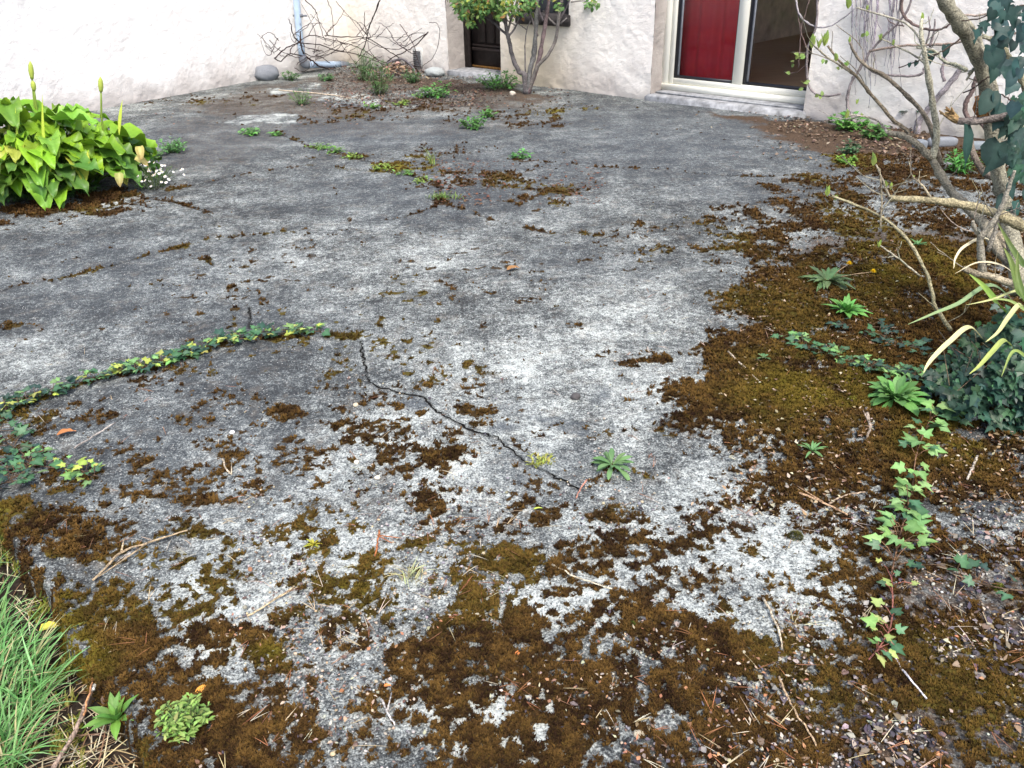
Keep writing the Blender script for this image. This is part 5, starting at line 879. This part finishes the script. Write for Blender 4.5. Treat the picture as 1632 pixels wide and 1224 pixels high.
# bits that stand out: each its own thing
def single_leaf(px, py, L, col, label, ang, zz=None, W=.5, bend=.9, el=.35):
    P = gp(px, py, .008) if zz is None else at(px, py, zz); k_ = MB(); leafgrid(k_, P, hdir(ang, el), (0, 0, 1), L, L*W, ovate, nl=7, nw=2, bend=bend, fold=.35, wave=.1, col=col, tip=np.asarray(col)*1.3); tag(k_.build('dead_leaf', M['litter']), label, 'leaf')
single_leaf(92, 697, .062, (.36, .15, .055), 'curled orange-brown dead leaf on the concrete below the left ivy runner', .5)
single_leaf(62, 1005, .06, (.55, .50, .08), 'yellow and orange fallen leaf in the grass by the slab edge', .3, -.05)
single_leaf(315, 1112, .035, (.62, .28, .05), 'small orange leaf behind the yellow-green cushion weed', 1.2)
single_leaf(400, 913, .024, (.26, .13, .07), 'small brown curled leaf on the pale concrete, left foreground', 2.)
single_leaf(1440, 1190, .022, (.70, .46, .27), 'pale peach leaf on dark moss near the bottom edge', .2)
single_leaf(822, 1050, .022, (.62, .22, .07), 'bright orange curled scale on the bottom moss', 1.)
single_leaf(612, 1097, .018, (.62, .24, .08), 'orange scale on the moss left of the bright curled one', .1)
single_leaf(1333, 686, .024, (.60, .36, .18), 'light brown leaf on the moss right of the star-shaped weed', 1.)
single_leaf(1488, 745, .02, (.62, .25, .08), 'orange leaf fragment right of the trailing ivy shoot', .5)
single_leaf(808, 433, .08, (.28, .15, .06), 'lone brown leaf in the middle of the bare concrete', .4)
single_leaf(850, 815, .03, (.40, .50, .08), 'yellow-green curled leaf on the concrete below the crack', .2, W=.25)
single_leaf(1560, 770, .026, (.40, .50, .12), 'thin lime leaf on the moss at the right', .0, W=.2)
single_leaf(1490, 1210, .022, (.55, .26, .12), 'russet leaf at the bottom right corner', .4)
def twig(pts, w, col, label, z0=None, forks=()):
    P = [gp(x, y, .012) if z0 is None else at(x, y, z0+.02) for x, y in pts]; m_ = mpp(P[0]); k_ = MB(); k_.tube(P, [w*m_/2, w*m_/3], 6, col, 5, .0012)
    for f in forks: k_.tube([gp(*q, lift=.014) for q in f], [w*m_/2.6, w*m_/5], 5, col, 4, .001)
    tag(k_.build('twig', M['bark']), label, 'twig')
twig([(1380, 655), (1385, 680), (1380, 708)], 5, (.34, .28, .22), 'grey forked twig on the moss above the trailing ivy', forks=([(1383, 675), (1372, 655)],))
twig([(1556, 733), (1548, 752), (1540, 770)], 5, (.48, .42, .34), 'short pale twig on the moss right of the trailing ivy')
twig([(1532, 680), (1555, 670), (1574, 661)], 11, (.52, .50, .47), 'flat weathered grey stick below the ivy mound')
twig([(1416, 1040), (1440, 1078), (1475, 1120)], 4, (.60, .58, .60), 'straight silvery stalk leading down from the ivy tip')
twig([(1240, 1085), (1265, 1140), (1300, 1197)], 4, (.46, .33, .2), 'long straw-brown stalk on the bottom moss')
twig([(1160, 563), (1188, 590), (1208, 610)], 4, (.55, .47, .36), 'pale straight stalk on the moss left of the upper runner')
twig([(1272, 790), (1310, 806), (1350, 826)], 4, (.46, .30, .18), 'tan stalk where the moss meets the pale concrete', forks=([(1310, 806), (1270, 780)],))
twig([(1320, 808), (1345, 795), (1378, 790)], 3, (.5, .38, .27), 'thin curved stem left of the trailing ivy')
twig([(85, 1224), (120, 1165), (140, 1115), (155, 1060)], 8, (.30, .22, .17), 'long brown stick lying over the soil at the slab edge', -.06)
twig([(152, 1062), (142, 1105), (133, 1140)], 4, (.45, .22, .1), 'rusty thin stick lying over the longer brown one', -.04)
twig([(146, 960+110), (152, 1085), (148, 1100)], 9, (.55, .55, .5), 'pale flat wood chip at the slab edge', -.05)
twig([(150, 930), (195, 885), (240, 868), (300, 848)], 4, (.42, .32, .2), 'bent straw stems on the mossy left corner', forks=([(195, 885), (200, 862)], [(240, 868), (160, 925)]))
twig([(395, 985), (430, 965), (470, 938)], 4, (.50, .40, .25), 'straw stalk on the pale concrete above the bottom moss', forks=([(430, 965), (475, 940)],))
twig([(120, 720), (150, 700), (185, 678)], 3, (.40, .36, .32), 'fine grey stalk on the concrete right of the orange leaf')
twig([(355, 735), (362, 752), (370, 760)], 3, (.5, .42, .3), 'tiny forked straw beside a moss cushion', forks=([(370, 760), (370, 742)],))
twig([(605, 850), (602, 875), (598, 890)], 3, (.45, .16, .06), 'rust-red needle pair on the concrete', forks=([(602, 858), (640, 862)], [(602, 858), (625, 870)]))
twig([(1215, 900+60), (1240, 1010), (1245, 1040)], 4, (.5, .42, .3), 'straw-coloured double stalk on the right litter')
twig([(935, 770), (925, 785), (918, 800)], 3, (.50, .24, .17), 'thin reddish stem trailing from the flat rosette')
twig([(880, 905), (930, 930), (975, 945)], 3, (.52, .46, .34), 'long thin straw across the central moss patch')
twig([(608, 1120), (618, 1140), (630, 1162)], 4, (.50, .47, .44), 'pale forked stick on the bottom moss', forks=([(618, 1140), (625, 1110)],))
twig([(445, 145), (520, 153), (560, 160)], 2, (.5, .42, .32), 'thin straw stem on the far brown ground')
# stones
def stone(px, py, rx, ry, rz, col, label, zb=0., zdrop=.3, sq=1.):
    P = gp(px, py); m_ = mpp(P); V = IV3.copy(); n = fbm(V[:, 0]*1.+V[:, 2], V[:, 1]+V[:, 2]*.7, 1.4, 3, int(px)); V = V*(.8+.42*n)[:, None]; V = np.sign(V)*np.abs(V)**sq*np.array([rx, ry, rz])*m_; V[:, 2] += rz*m_*(1-zdrop)+zb; k_ = MB(); k_.add(V+P, tris=IF3, col=col); tag(k_.build('stone', M['stone']), label, 'stone')
stone(425, 127, 20, 18, 13, (.19, .205, .225), 'smooth grey rounded boulder against the left wall')
stone(693, 122, 16, 14, 8, (.33, .36, .36), 'pale flat stone at the foot of the dark door reveal')
stone(917, 633, 8, 7, 6, (.075, .07, .07), 'small dark stone on the bare concrete')
stone(370, 689, 4, 4, 3, (.72, .71, .68), 'tiny white pebble left of the moss cushions')
stone(601, 760, 5, 4, 3, (.66, .58, .45), 'cream pebble on the pale concrete')
stone(568, 735, 4, 4, 3, (.66, .60, .5), 'small off-white pebble above the cream one')
stone(567, 646, 4, 5, 3, (.55, .46, .33), 'tan pebble just left of the crack')
stone(1095, 1147-60, 8, 8, 5, (.30, .27, .22), 'brownish pebble in the bottom moss')
stone(1018, 1174, 9, 8, 6, (.42, .37, .27), 'cream and brown pebble near the bottom edge')
stone(817, 152, 5, 4, 4, (.5, .45, .38), 'small pale stone in front of the rose stems')
P = at(180, 1118, -.07); k_ = MB(); k_.add(IV3*(.85+.3*fbm(IV3[:, 0], IV3[:, 1], 2, 3, 5))[:, None]*np.array([.022, .02, .02])+P+[0, 0, .012], tris=IF3, col=(.17, .115, .085)); tag(k_.build('stone', M['stone']), 'round brown stone in the gap beside the slab', 'stone')
k_ = MB()
for (px, py, w_) in ((1500, 232, 46), (1465, 236, 22), (1555, 240, 40), (1610, 246, 40)):
    P = gp(px, py); m_ = mpp(P); k_ = MB(); V = IV3*(.85+.3*fbm(IV3[:, 0]+px, IV3[:, 1], 1.6, 3, 9))[:, None]; V = np.sign(V)*np.abs(V)**.6*np.array([w_/2, 9, 8])*m_; k_.add(V+P+[0, 0, .03], tris=IF3, col=jc((.17, .18, .20), .1)); tag(k_.build('edging_stone', M['stone']), {1500: 'long grey edging stone behind the spiky green weed', 1465: 'short rough edging stone left of the long grey one', 1555: 'grey edging stone behind the thick shrub trunk', 1610: 'grey edging stone at the right edge under the wall'}[px], 'stone', 'edging stones under the wall')
# two round moss cushions and dark moss pads
for (px, py, r, col, lb) in ((1268, 856, 11, (.10, .10, .03), 'round olive moss ball on the pale concrete'), (1008, 1002, 11, (.07, .10, .02), 'round green moss ball in the lower middle'), (1590, 940, 8, (.16, .17, .03), 'little yellow-green moss ball by the right ivy sprig'), (1358, 760-120, 10, (.2, .2, .03), 'bright moss tuft on the brown moss above the star-shaped weed')):
    P = gp(px, py); m_ = mpp(P); k_ = MB()
    for i in range(700):
        a, e = RNG.uniform(0, 2*pi), math.asin(RNG.uniform(0, 1)); n_ = hdir(a, e); b0 = P+n_*r*m_*.9*np.array([1, 1, .7]); sd_ = nz(np.cross(n_, [.3, .2, 1]))*.0016; k_.add([b0-sd_, b0+sd_, b0+n_*.005+RNG.normal(0, .002, 3)], tris=[(0, 1, 2)], col=jc(col, .25))
    tag(k_.build('moss_ball', M['moss'], smooth=False), lb, 'moss')
